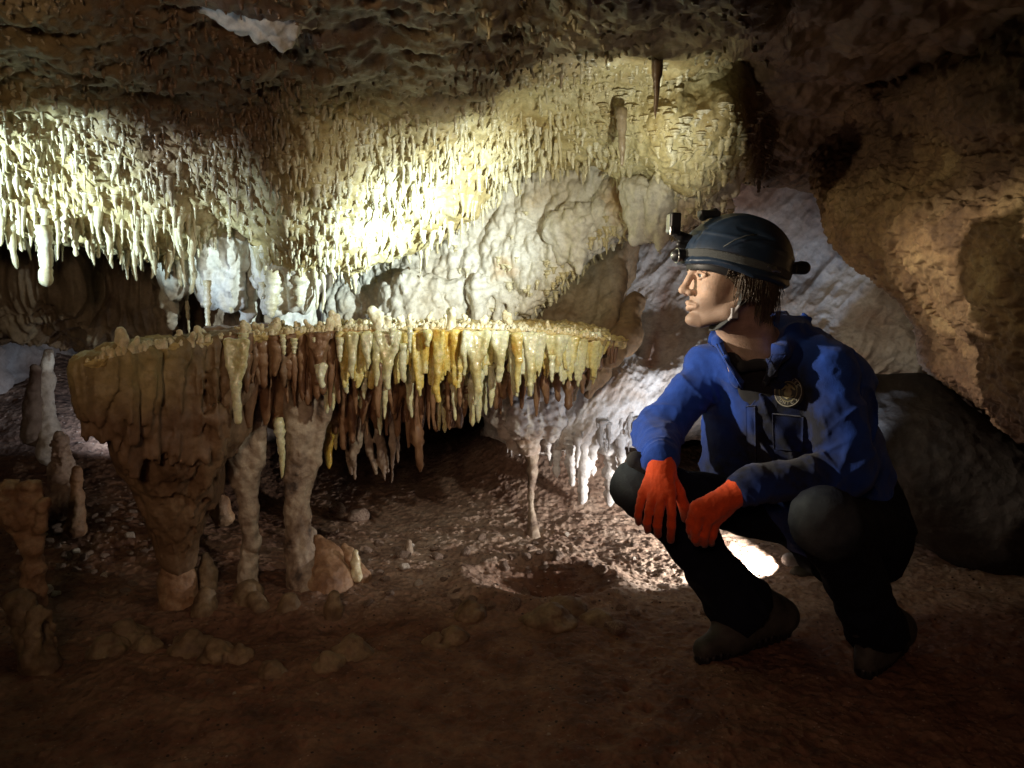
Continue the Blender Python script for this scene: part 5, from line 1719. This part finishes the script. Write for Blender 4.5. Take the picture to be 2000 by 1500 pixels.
# gloves
for D, el in ((RH, 'elR'), (LH, 'elL')):
    s = Solid(0.0022)
    hand(s, D, .0014)
    d = (J[el] - D['w']); d /= np.linalg.norm(d)
    s.cone(D['w'] - d * .005, D['w'] + d * (.035 if D is RH else .016), .033, .036 if D is RH else .031, .012)
    tips = np.array([W(*f[3]) for f in D['fingers']] + [W(*D['thumb'][3])])
    def gt(P, tips=tips):
        dm = np.min(np.linalg.norm(P[:, None] - tips[None], axis=-1), 1)
        return np.clip(1 - dm / .035, 0, 1) * .95 + .04
    gl = link('glove', s.mesh('glove', 'glove', lambda P: 0.0016 * fbm(P, 60, 3, 9, .5, True) + .0006 * fbm(P, 300, 2, 4), .004, gt), man)
    gl["label"] = 'orange knitted glove hanging straight down over his knee, dirty fingertips' if D is RH else 'orange knitted glove bent at the wrist, nearer his chest'
    # rolled rim
    t = np.linspace(0, 2 * np.pi, 28)
    u_ = np.cross(d, [0, 0, 1.0]); u_ /= np.linalg.norm(u_); v_ = np.cross(d, u_)
    ring = D['w'] + d * .036 + .0375 * (np.cos(t)[:, None] * u_ + np.sin(t)[:, None] * v_)
    if D is RH: link('cuff_rim', tube_mesh('cuff_rim', ring, np.full(28, .003), mat='cuffband', seg=8, ax=d), gl)

# jacket
jk = Solid(0.0036)
limbs(jk, 0.0, ('torso', 'arms'))
# soft cloth volumes: sleeves that puff at elbow and cuff, collar
jk.cone(J['elR'] + np.array([0, 0, .015]), J['elR'] * .4 + J['wrR'] * .6, .058, .052, .02)
jk.cone(J['elR'] * .45 + J['wrR'] * .55, J['wrR'] + np.array([0, .012, .012]), .052, .046, .012)
jk.cone(J['elL'] + np.array([0, 0, .005]), J['elL'] * .5 + J['wrL'] * .5, .060, .050, .02)
jk.cone(J['elL'] * .5 + J['wrL'] * .5, J['wrL'] + (J['elL'] - J['wrL']) * .06, .050, .041, .01)
jk.cone(J['shR'] * .6 + J['elR'] * .4, J['elR'], .064, .060, .02)
jk.cone(J['shL'] * .55 + J['elL'] * .45, J['elL'], .070, .062, .02)
# collar ring
col = [W(1418, 668, 2.04), W(1442, 700, 1.995), W(1500, 690, 2.0), W(1545, 660, 2.05), W(1558, 640, 2.14), W(1520, 628, 2.2), W(1450, 640, 2.17), W(1415, 655, 2.1), W(1418, 668, 2.04)]
for i in range(3, 7): jk.cone(col[i], col[i + 1], .020, .020, .02)
nk = J['neck'] + np.array([-.012, -.012, .03])
jk.cone(nk + np.array([0, -.01, -.03]), nk + np.array([-.015, -.01, .14]), .064, .070, .006, 's')
vA, vB, vC = W(1428, 668, 1.98), W(1528, 678, 1.98), W(1466, 792, 1.97)
vd = W(1470, 730, 2.2) - W(1470, 730, 1.95); vd = vd / np.linalg.norm(vd)


def wedge(P):
    # inside the V seen along the view, down to 3 cm under the chest surface
    def side(a, b, c):
        e = b - a; n = np.cross(e, vd); n = n / np.linalg.norm(n)
        if n @ (c - a) < 0: n = -n
        return -((P - a.astype(np.float32)) @ n.astype(np.float32))
    s1 = np.maximum(side(vA, vC, vB), side(vB, vC, vA))
    dep = (P - vC.astype(np.float32)) @ vd.astype(np.float32) - .165
    return np.maximum(np.maximum(s1, dep), side(vA, vB, vC) - .03)


jk.add(wedge, np.minimum(np.minimum(vA, vB), vC) - .09, np.maximum(np.maximum(vA, vB), vC) + .16, .004, 's')

# stand-up collar and its front edges
jk.chain([W(1545, 660, 2.05), W(1562, 640, 2.12), W(1530, 622, 2.2), W(1460, 635, 2.18), W(1408, 655, 2.12)], [.016] * 5, .012)
jk.chain([W(1408, 655, 2.12), W(1402, 668, 2.05), W(1418, 700, 1.99), W(1440, 745, 1.985)], [.014, .012, .009, .006], .012)
jk.chain([W(1548, 655, 2.05), W(1525, 690, 2.0), W(1500, 735, 1.985)], [.015, .011, .007], .012)


def crease(P, axis, fa, fo, seed, warp=.03):
    """thin raised creases running across the given axis"""
    axis = np.asarray(axis, np.float32); axis = axis / np.linalg.norm(axis)
    Q = P + warp * np.stack([vnoise(P * 6, seed), vnoise(P * 6, seed + 1), vnoise(P * 6, seed + 2)], -1)
    al = Q @ axis
    q = Q * fo + (al * (fa - fo))[..., None] * axis
    n = vnoise(q, seed + 3)
    return (1 - np.abs(n)) ** 3.0


def seg_w(P, a, b, r):
    a = np.asarray(a, np.float32); ba = np.asarray(b, np.float32) - a
    t = np.clip(((P - a) @ ba) / float(ba @ ba), 0, 1)
    d = np.linalg.norm(P - a - t[..., None] * ba, axis=-1)
    return np.clip(1.4 - d / r, 0, 1), t


def cloth(P, seed=0, a=1.0):
    f = 0.006 * vnoise(P * 5.5, 901 + seed)
    tot = 0
    for (A, B, r, fa, am, tw, sd) in ((J['shR'], J['elR'], .10, 24, .011, .55, 1), (J['elR'], J['wrR'], .08, 34, .010, .3, 2), (J['shL'], J['elL'], .10, 22, .012, .6, 3),
                                      (J['elL'], J['wrL'], .08, 30, .010, .5, 4), (J['hipR'], J['knR'], .12, 12, .008, .8, 5), (J['hipL'], J['knL'], .12, 11, .007, .9, 6),
                                      (J['knR'], J['anR'], .10, 13, .010, .5, 7), (J['knL'], J['anL'], .10, 12, .009, .6, 8)):
        w, t = seg_w(P, A, B, r)
        if w.max() <= 0: continue
        ax = (B - A) / np.linalg.norm(B - A)
        ax = ax + tw * np.cross(ax, [0, 1.0, 0])
        f = f + a * w * am * (crease(P, ax, fa, 6, 950 + sd * 7) * (.45 + .55 * np.abs(2 * t - 1)) - .25)
        tot = tot + w
    f = f + .0045 * a * fbm(P @ np.array([[1, 0, .5], [0, .7, 0], [-.4, 0, .9]]), 15, 3, 971, .5, True)
    for kn, an_ in (('knL', 'anL'), ('knR', 'anR')):
        w = np.exp(-np.sum((P - (J[kn] * .85 + J[an_] * .15).astype(np.float32)) ** 2, -1) / .012)
        if w.max() > .02:
            f = f + w * .010 * (crease(P, (.3, .2, .9), 24, 7, 995, .05) - .3)
    wt = np.clip(1 - tot * .8, 0, 1)
    if wt.max() > 0:
        f = f + wt * a * .016 * (crease(P, (.75, 0, .5), 17, 6, 991, .06) - .25)
    return f


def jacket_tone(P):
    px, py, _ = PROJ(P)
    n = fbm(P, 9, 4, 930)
    chest = np.clip(1.55 - np.hypot((px - 1525) / 85, (py - 835) / 135) + n * .9, 0, 1) * .95  # dark chest: mud and painted head shadow in one tone
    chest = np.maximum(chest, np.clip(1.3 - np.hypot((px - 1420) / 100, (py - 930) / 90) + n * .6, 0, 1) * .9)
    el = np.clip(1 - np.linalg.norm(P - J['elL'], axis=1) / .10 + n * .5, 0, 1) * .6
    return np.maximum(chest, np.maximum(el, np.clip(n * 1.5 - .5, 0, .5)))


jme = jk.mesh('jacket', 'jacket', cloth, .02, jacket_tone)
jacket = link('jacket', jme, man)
jacket["label"] = 'worn blue long-sleeved coverall top with dark front, part dirt, part painted shade'
jbvh = BVHTree.FromPolygons([v.co[:] for v in jme.vertices], [p.vertices[:] for p in jme.polygons])


def ray(px, py, bvh=jbvh):
    d = Vector(W(px, py, 2.0) - CAM).normalized()
    h = bvh.ray_cast(Vector(CAM), d)
    return (np.array(h[0]), np.array(h[1])) if h[0] is not None else (W(px, py, 2.0), np.array([0, -1.0, 0]))


# undershirt in the opening
us = Solid(0.005)
limbs(us, -0.008, ('torso',))
us.cone(J['neck'] + np.array([-.02, -.035, -.035]), J['chest'] + fw * -.01, .045, .08, .03)
us.cone(W(1438, 712, 2.07), W(1460, 765, 2.10), .014, .016, .02)
us.chain([W(1425, 690, 2.06), W(1450, 716, 2.0), W(1500, 712, 2.0), W(1535, 680, 2.07)], [.012, .013, .013, .012], .01)
link('undershirt', us.mesh('undershirt', 'shirt', lambda P: .002 * fbm(P, 20, 3, 3), .004), man)


def patch(name, poly, mat, off=.004, thick=.004, parent=jacket, step=4.0, relief=0.0, nu=12, nv=16, lift=0.0):
    """cloth piece sewn on the jacket: a quad in the picture whose grid points lie on the jacket's surface"""
    a, b, c, d = [np.array(q, float) for q in poly]
    P = np.zeros((nu, nv, 3)); Nn = np.zeros((nu, nv, 3))
    for i in range(nu):
        for j in range(nv):
            u, v = i / (nu - 1), j / (nv - 1)
            q = (a * (1 - u) + b * u) * (1 - v) + (d * (1 - u) + c * u) * v
            p, n = ray(*q)
            P[i, j] = p; Nn[i, j] = n
    # calm the depths so that the piece spans creases like cloth
    for _ in range(3):
        Q = P.copy()
        Q[1:-1, 1:-1] = (P[:-2, 1:-1] + P[2:, 1:-1] + P[1:-1, :-2] + P[1:-1, 2:] + 2 * P[1:-1, 1:-1]) / 6
        P = Q
    nm = Nn.mean((0, 1)); nm /= np.linalg.norm(nm)
    top_ = P + nm * (off + thick)
    bot_ = P + nm * (off - .012)
    V = np.concatenate([top_.reshape(-1, 3), bot_.reshape(-1, 3)])
    F = grid_faces(nu, nv)
    n0 = nu * nv
    idx = np.arange(n0).reshape(nu, nv)
    rim = np.concatenate([idx[0, :], idx[1:, -1], idx[-1, -2::-1], idx[-2:0:-1, 0]])
    side = [[rim[k], rim[(k + 1) % len(rim)], rim[(k + 1) % len(rim)] + n0, rim[k] + n0] for k in range(len(rim))]
    Fa = np.concatenate([F, F[:, ::-1] + n0, np.array(side)])
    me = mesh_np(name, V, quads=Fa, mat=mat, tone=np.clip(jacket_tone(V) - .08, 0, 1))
    return link(name, me, parent), nm


o_, n_ = patch('lapel', [(1398, 672), (1428, 664), (1470, 790), (1448, 760)], 'jacket', .008, .004)
o_, n_ = patch('lapel', [(1508, 692), (1536, 690), (1492, 762), (1466, 795)], 'jacket', .010, .004)
o_, n_ = patch('placket', [(1460, 792), (1478, 792), (1480, 900), (1462, 900)], 'jacket', .003, .003, nv=26, nu=6)
o_, n_ = patch('chest_pocket', [(1508, 806), (1568, 812), (1566, 880), (1510, 874)], 'jacket', .003, .003)
set_tone_ = None
p_, nb_ = ray(1412, 724)
bt = tube_mesh('button', [[0, 0, -.004], [0, 0, .002], [0, 0, .0035], [0, 0, .004]], [.0062, .0062, .005, .001], mat='button', seg=16)
bo = bpy.data.objects.new('button', bt); COL.objects.link(bo); bo.parent = jacket; bo.matrix_parent_inverse = Matrix.Identity(4)
bo.location = Vector(p_ + nb_ * .012)
bo.rotation_mode = 'QUATERNION'; bo.rotation_quaternion = Vector(nb_).to_track_quat('Z', 'Y')
# jacket carries a translation-inverse parent: its local space equals world space minus nothing
# round badge with ring, bird-like crest and letters
pb, nbv = ray(1541, 765)
nbv = -vd + np.array([-.42, 0, .10]); nbv /= np.linalg.norm(nbv)
badge = empty('badge_anchor', (0, 0, 0))
bpy.data.objects.remove(badge)
bx_ = np.cross([0, 0, 1.0], nbv); bx_ /= np.linalg.norm(bx_); by_ = np.cross(nbv, bx_)
BR = np.stack([bx_, by_, nbv], 1)
bc = pb + nbv * .006


def blocal(V): return np.asarray(V) @ BR.T + bc


def disc(r, z0, z1, n=40, ell=1.0):
    t = np.linspace(0, 2 * np.pi, n, endpoint=False)
    ringv = np.stack([r * np.cos(t), r * ell * np.sin(t)], -1)
    V = np.concatenate([np.c_[ringv, np.full(n, z1)], np.c_[ringv, np.full(n, z0)], [[0, 0, z1]]])
    tr = [[2 * n, i, (i + 1) % n] for i in range(n)]
    q = [[i, i + n, (i + 1) % n + n, (i + 1) % n] for i in range(n)]
    return V, np.array(q), np.array(tr)


V, q, tr = disc(.036, -.020, .002, ell=1.12)
bd = link('badge', mesh_np('badge', blocal(V), quads=q, tris=tr, mat='badge', smooth=False), jacket)
bd["label"] = 'round dark badge with a pale ring, gold crest and letters on his chest'
for rr_, w_, m_, nm_ in ((.0335, .0011, 'thread', 'ring'), (.0225, .0010, 'gold', 'ring')):
    t = np.linspace(0, 2 * np.pi, 49)
    C = np.stack([rr_ * np.cos(t), rr_ * 1.12 * np.sin(t), np.full(49, .0022)], -1)
    link(nm_, tube_mesh(nm_, blocal(C), np.full(49, w_), mat=m_, seg=6, ax=nbv), bd)
s = Solid(0.0009)
s.ell((0, -.004, .0015), (.010, .012, .003), k=.002)
s.chain([(-.016, .004, .0015), (-.006, .012, .002), (0, .004, .002)], [.002, .003, .002], .002)
s.chain([(.016, .006, .0015), (.007, .013, .002), (0, .004, .002)], [.002, .003, .002], .002)
s.chain([(0, .004, .002), (.002, .016, .002), (-.003, .019, .002)], [.003, .0026, .0015], .002)
s.chain([(-.014, -.012, .0015), (0, -.018, .002), (.014, -.011, .0015)], [.0014, .0018, .0014], .002)
pts, tri_, qd = s.build()
link('crest', mesh_np('crest', blocal(pts), quads=qd, tris=tri_, mat='gold'), bd)


def letter(ch, ang, size=.0105, rad=.0275):
    cu = bpy.data.curves.new('t', 'FONT'); cu.body = ch; cu.size = size; cu.extrude = .0006; cu.align_x = 'CENTER'; cu.align_y = 'CENTER'
    to = bpy.data.objects.new('t', cu)
    COL.objects.link(to)
    dg = bpy.context.evaluated_depsgraph_get()
    me_ = bpy.data.meshes.new_from_object(to.evaluated_get(dg))
    bpy.data.objects.remove(to); bpy.data.curves.remove(cu)
    v = V_from(me_).astype(float)
    a = math.radians(ang)
    rot = a + math.pi / 2 if ang < 0 else a - math.pi / 2
    x = v[:, 0] * math.cos(rot) - v[:, 1] * math.sin(rot) + rad * math.cos(a)
    y = v[:, 0] * math.sin(rot) + v[:, 1] * math.cos(rot) + rad * 1.1 * math.sin(a)
    nv = blocal(np.stack([x, y, v[:, 2] + .0028], -1))
    me_.vertices.foreach_set('co', nv.astype(np.float32).ravel()); me_.update()
    me_.name = 'letter'; me_.materials.clear(); me_.materials.append(M['thread'])
    link('letter', me_, bd)


for ch, an_ in zip('UNICS', (-124, -104, -84, -62, -38)): letter(ch, an_)
for ch, an_ in zip('TEC', (72, 52, 32)): letter(ch, an_)

# trousers
tr_ = Solid(0.0042)
limbs(tr_, 0.004, ('legs',))
tr_.cone(J['pel'], J['pel'] + np.array([0, 0, .1]), .15, .14, .04)
# flared ragged hem of his right leg
aR = J['anR']; dR = (J['knR'] - aR) / np.linalg.norm(J['knR'] - aR)
tr_.cone(aR + dR * .16, aR + dR * .02, .072, .088, .02)
aL = J['anL']; dL = (J['knL'] - aL) / np.linalg.norm(J['knL'] - aL)
tr_.cone(aL + dL * .14, aL + dL * .02, .066, .074, .02)


def hemcut(P):
    d1 = (P - aR.astype(np.float32)) @ dR.astype(np.float32) + .012 * vnoise(P * 16, 5) + .01 * vnoise(P * 40, 6) + .012
    r1 = np.linalg.norm(P - aR.astype(np.float32), axis=-1) - .19
    return np.maximum(d1, r1)


tr_.add(hemcut, aR - .2, aR + .2, .003, 's')


def tr_tone(P):
    n = fbm(P, 10, 4, 940)
    k1 = np.clip(1.15 - np.linalg.norm(P - J['knL'] - np.array([-.03, -.03, .02]), axis=1) / .085 + n * .6, 0, 1) * .8 * (P[:, 2] > J['knL'][2] - .10)
    k2 = np.clip(1.3 - np.linalg.norm(P - J['knR'], axis=1) / .085 + n * .6, 0, 1) * .6
    return np.maximum(np.maximum(k1, k2), np.clip(n - .45, 0, .12))


trousers = link('trousers', tr_.mesh('trousers', 'trouser', lambda P: cloth(P, 5, .9), .02, tr_tone), man)

# boots with soles
for nm, heel, toe, w in (('R', W(1525, 1222, 2.22), WZ(1376, 1258, .03), .040), ('L', W(1752, 1262, 2.14), WZ(1692, 1288, .03), .040)):
    an = J['an' + nm]
    gz = ground(toe[0], toe[1])
    toe[2] = gz + .035
    heel[2] = max(ground(heel[0], heel[1]) + .05, heel[2])
    s = Solid(0.0045)
    s.chain([heel, (heel + toe) / 2 + np.array([0, 0, .012]), toe], [.036, .040, .032], .02)
    s.cone(heel + np.array([0, 0, .02]), an + (J['kn' + nm] - an) * .20, .048, .060, .03)
    s.cone((heel + toe * 2) / 3 + np.array([0, 0, .012]), an + (J['kn' + nm] - an) * .15, .038, .060, .05)
    b_ = link('boot', s.mesh('boot', 'boot', lambda P: .003 * fbm(P, 24, 3, 7), .008), man)
    s = Solid(0.004)
    dn = np.array([0, 0, -.026])
    s.chain([heel + dn, (heel + toe) / 2 + dn * 1.0 + np.array([0, 0, .004]), toe + dn * .9], [.031, .033, .030], .004)
    link('sole', s.mesh('sole', 'black', lambda P: .0022 * np.sign(np.sin(P[..., 0] * 300)), .006), b_)

# helmet
HC = np.array([-.014, 0, .035])


def hl(P): return (P - HO.astype(np.float32)) @ HR.astype(np.float32) / HS


def hell(P, r):
    q = (hl(P) - HC.astype(np.float32)) / np.array(r, np.float32)
    k0 = np.linalg.norm(q, axis=-1); k1 = np.linalg.norm(q / np.array(r, np.float32), axis=-1)
    return k0 * (k0 - 1) / np.maximum(k1, 1e-6) * HS


def rimz(q): return .024 - .055 * np.clip((.09 - q[..., 0]) / .2, 0, 1) ** 1.5 * .9 - .010 * (1 - np.clip(np.abs(q[..., 0] + .01) / .09, 0, 1))


def shell(P):
    q = hl(P)
    o = hell(P, (.133, .112, .113))
    # raised panels and vents
    ridge = 0.0028 * np.exp(-((np.abs(q[..., 1]) - .045 - .10 * np.clip(q[..., 2] - .1, 0, 1)) / .006) ** 2) + .0022 * np.exp(-((q[..., 2] - .078 - q[..., 0] * .25) / .005) ** 2)
    vent = 0.010 * np.exp(-((q[..., 2] - .10 - q[..., 0] * .3) / .005) ** 2) * np.clip(1 - np.abs((q[..., 0] + .02) / .045), 0, 1)
    brim = 0.0065 * np.exp(-((q[..., 2] - rimz(q) - .008) / .008) ** 2)
    o = o - ridge * HS + vent * HS - brim * HS
    i = hell(P, (.122, .101, .103))
    return np.maximum(np.maximum(o, -i), (rimz(q) - q[..., 2]) * HS)


s = Solid(0.0024)
s.add(shell, H(-.014, 0, .035) - .19, H(-.014, 0, .035) + .19, 0)
helmet = link('helmet', s.mesh('helmet', 'helmet'), man)
# webbing band of the lamp round the shell, just above the brim
s = Solid(0.0022)
def band(P):
    q = hl(P)
    zc = .050 - .045 * np.clip((.09 - q[..., 0]) / .2, 0, 1)
    return np.maximum(np.abs(hell(P, (.135, .114, .115))) - .0026, np.abs(q[..., 2] - zc) * HS - .010)
s.add(band, H(-.014, 0, .035) - .19, H(-.014, 0, .035) + .19, 0)
link('lamp_band', s.mesh('lamp_band', 'strap'), helmet)
# liner pad showing at the temple
s = Solid(0.004)
def pad(P):
    q = hl(P)
    return np.maximum(np.maximum(hell(P, (.118, .097, .100)), -hell(P, (.108, .085, .09))), np.maximum((rimz(q) - .014 - q[..., 2]), (q[..., 2] - .06)) * HS)
s.add(pad, H(-.014, 0, .035) - .19, H(-.014, 0, .035) + .19, 0)
link('padding', s.mesh('padding', 'black'), helmet)
# lamp: bracket, tall housing tipped upward, glass, silver catch, lower lamp
s = Solid(0.0018)
hb = H(.134, .012, .094)
Rb = HR
s.box(H(.146, .006, .116), (.013, .016, .026), HR, .004)
s.chain([H(.098, .0, .080), H(.125, 0, .088), H(.140, .0, .096)], [.014, .011, .009], .006)
s.chain([H(.10, .0, .060), H(.128, 0, .070)], [.010, .008], .004)
hlamp = link('headlamp', s.mesh('headlamp', 'black'), helmet)
s = Solid(0.0015); s.box(H(.1595, .006, .116), (.0016, .013, .022), HR, .001); link('lamp_glass', s.mesh('lamp_glass', 'glass'), hlamp)
s = Solid(0.0012); s.box(H(.158, .026, .098), (.0045, .003, .011), HR, .0015); s.cone(H(.155, .026, .090), H(.140, .026, .072), .0013, .0013, 0); link('catch', s.mesh('catch', 'metal'), hlamp)
s = Solid(0.0016)
s.cone(H(.118, .012, .045), H(.136, .012, .043), .014, .016, .002)
lo_ = link('lower_lamp', s.mesh('lower_lamp', 'black'), helmet)
s = Solid(0.0014); s.cone(H(.1385, .012, .043), H(.140, .012, .043), .0135, .0125, 0); link('lamp_glass', s.mesh('lamp_glass', 'glass'), lo_)
t = np.linspace(0, 2 * np.pi, 33)
C = np.array([H(.137, .012 + .0165 * math.cos(a), .043 + .0165 * math.sin(a)) for a in t])
link('lamp_ring', tube_mesh('lamp_ring', C, np.full(33, .0016), mat='metal', seg=6, ax=HX), lo_)
# top mount and rear battery
s = Solid(0.002); s.box(H(.060, .0, .143), (.026, .014, .008), HR, .004); s.cone(H(.075, 0, .135), H(.045, 0, .150), .010, .008, .006)
link('top_mount', s.mesh('top_mount', 'black'), helmet)
s = Solid(0.0022)
s.cone(H(-.12, .035, .022), H(-.165, .030, .026), .013, .0165, .004)
s.cone(H(-.165, .030, .026), H(-.172, .030, .026), .0165, .0165, .002)
s.box(H(-.125, .035, .022), (.02, .02, .012), HR, .004)
link('battery_pack', s.mesh('battery_pack', 'black'), helmet)
s = Solid(0.0015)
s.ell(H(-.055, .108, .018), np.array([.010, .004, .008]), HR, 0); s.cone(H(-.072, .108, .012), H(-.040, .112, .022), .003, .003, .002)
link('side_clip', s.mesh('side_clip', 'metal'), helmet)
for a, b, c, d in (((.062, .098, .062), (.040, .108, .078), (.015, .113, .088), (-.01, .112, .092)),):
    link('elastic_cord', tube_mesh('elastic_cord', [H(*a), H(*b), H(*c), H(*d)], np.full(4, .0018), mat='strap', seg=6, ax=[0, 0, 1]), helmet)
# chin strap with buckle
def strapt(pts, r, nm, par, mat):
    P_ = crom(np.array([H(*p) for p in pts]), 24, 0)
    return link(nm, tube_mesh(nm, P_, np.full(24, r), np.full(24, r * .35), mat=mat, seg=8, ax=HX), par)
cst = strapt([(.006, .088, .010), (.004, .083, -.030), (.006, .074, -.068), (.022, .060, -.098), (.036, .035, -.118), (.040, .0, -.124)], .0075, 'chin_strap', helmet, 'strap')
strapt([(-.06, .095, .0), (-.03, .086, -.035), (.004, .076, -.066)], .0065, 'rear_strap', helmet, 'strap')
s = Solid(0.0014); s.box(H(.013, .072, -.085), (.009, .004, .013), HR, .002); s.cone(H(.006, .078, -.068), H(.022, .066, -.100), .004, .004, .003); link('buckle', s.mesh('buckle', 'greyplastic'), cst)

# hair: curly locks over the ear and down the neck
rs = np.random.RandomState(3)
parts = []
for i in range(620):
    back_ = rs.rand()
    x0 = .038 - .125 * back_ + rs.uniform(-.01, .01)
    y0 = .078 * math.sqrt(max(.02, 1 - ((x0 + .012) / .105) ** 2)) + .004
    side_ = 1 if rs.rand() < .75 else -1
    z0 = rs.uniform(-.01, .04)
    if x0 > .018: z1 = rs.uniform(-.005, .01); amp_ = .003
    else: z1 = -rs.uniform(.03, .115 if x0 < -.03 else .070); amp_ = rs.uniform(.0015, .005)
    n = 15
    t = np.linspace(0, 1, n)
    ph = rs.uniform(0, 6.28); fq = rs.uniform(3.5, 8)
    z = z0 + (z1 - z0) * t
    bul = .010 + .010 * np.sin(t * 2.6) * rs.uniform(.3, 1.2)
    x = x0 - .020 * t * rs.uniform(0, 1.2) + amp_ * np.sin(fq * t + ph)
    y = side_ * (y0 + bul * rs.uniform(.2, 1) - .022 * t * (z1 < -.06) + amp_ * np.cos(fq * t + ph))
    P_ = np.array([H(a, b, c) for a, b, c in zip(x, y, z)])
    r = np.interp(t, [0, .5, 1], [.0013, .0013, .0004]) * rs.uniform(.7, 1.3)
    V, F_, c1, c2 = ring_tube(P_, r, seg=5, ax=HX)
    parts.append((V, F_))
# nape
for i in range(260):
    a = rs.uniform(2.2, 4.1)
    x0, y0 = -.012 + .094 * math.cos(a), .074 * math.sin(a)
    t = np.linspace(0, 1, 12); ph = rs.uniform(0, 6.28)
    z = .01 - rs.uniform(.06, .12) * t
    P_ = np.array([H(x0 * (1.05 - .15 * tt) + .006 * math.sin(9 * tt + ph), y0 * (1.08 - .1 * tt) + .006 * math.cos(9 * tt + ph), zz) for tt, zz in zip(t, z)])
    V, F_, c1, c2 = ring_tube(P_, np.linspace(.002, .0006, 12), seg=5, ax=HX)
    parts.append((V, F_))
V, F_ = merge(parts)
hair = link('hair', mesh_np('hair', V, quads=F_, mat='hair'), man)
s = Solid(0.004)
def cap(P):
    q = hl(P)
    side = np.maximum(hell(P, (.106, .086, .094)), -hell(P, (.098, .076, .09)))
    line = -.058 + np.clip((q[..., 0] + .02) * 1.1, 0, .1)
    return np.maximum(side, np.maximum((line - q[..., 2]), q[..., 0] - .050 + .0 * q[..., 2]))
s.add(cap, H(-.014, 0, .0) - .2, H(-.014, 0, .0) + .2, 0)
link('scalp_hair', s.mesh('scalp_hair', 'hair', lambda P: .004 * fbm(P, 60, 3, 4), .01), hair)

# dark pouch or knee pad behind the right wrist
s = Solid(0.003)
s.cone(W(1240, 898, 2.0), W(1262, 906, 2.0), .022, .026, .01)
link('wrist_cuff', s.mesh('wrist_cuff', 'shirt', lambda P: .002 * fbm(P, 40, 2, 3), .004), man)

# ------------------------------------------------------------------ torch on the floor behind him
lp = LAMP_P
tor = empty('torch', (lp[0], lp[1], ground(lp[0], lp[1])))
tag(tor, 'lit grey torch lying on the floor behind his calf, its beam whitening the ground', 'torch')
s = Solid(0.002)
s.cone(lp + np.array([.0, 0, .01]), lp + np.array([.022, 0, .01]), .024, .024, .002)
s.cone(lp + np.array([.022, 0, .01]), lp + np.array([.10, .01, .004]), .018, .016, .004)
link('torch_body', s.mesh('torch_body', 'greyplastic'), tor)
s = Solid(0.0016); s.cone(lp + np.array([-.002, 0, .01]), lp + np.array([.001, 0, .01]), .0215, .0215, 0)
link('lens', s.mesh('lens', 'lens'), tor)
s = Solid(0.003); s.ell(lp + np.array([.055, -.02, -.035]), (.055, .04, .028), None, .01)
s.cone(lp + np.array([.03, -.02, -.03]), lp + np.array([.02, -.02, -.045]), .02, .012, .01)
o = link('bag', s.mesh('bag', 'boot', lambda P: .003 * fbm(P, 20, 3, 3), .008))
tag(o, 'small dull green bag lying just in front of the lit torch', 'bag')
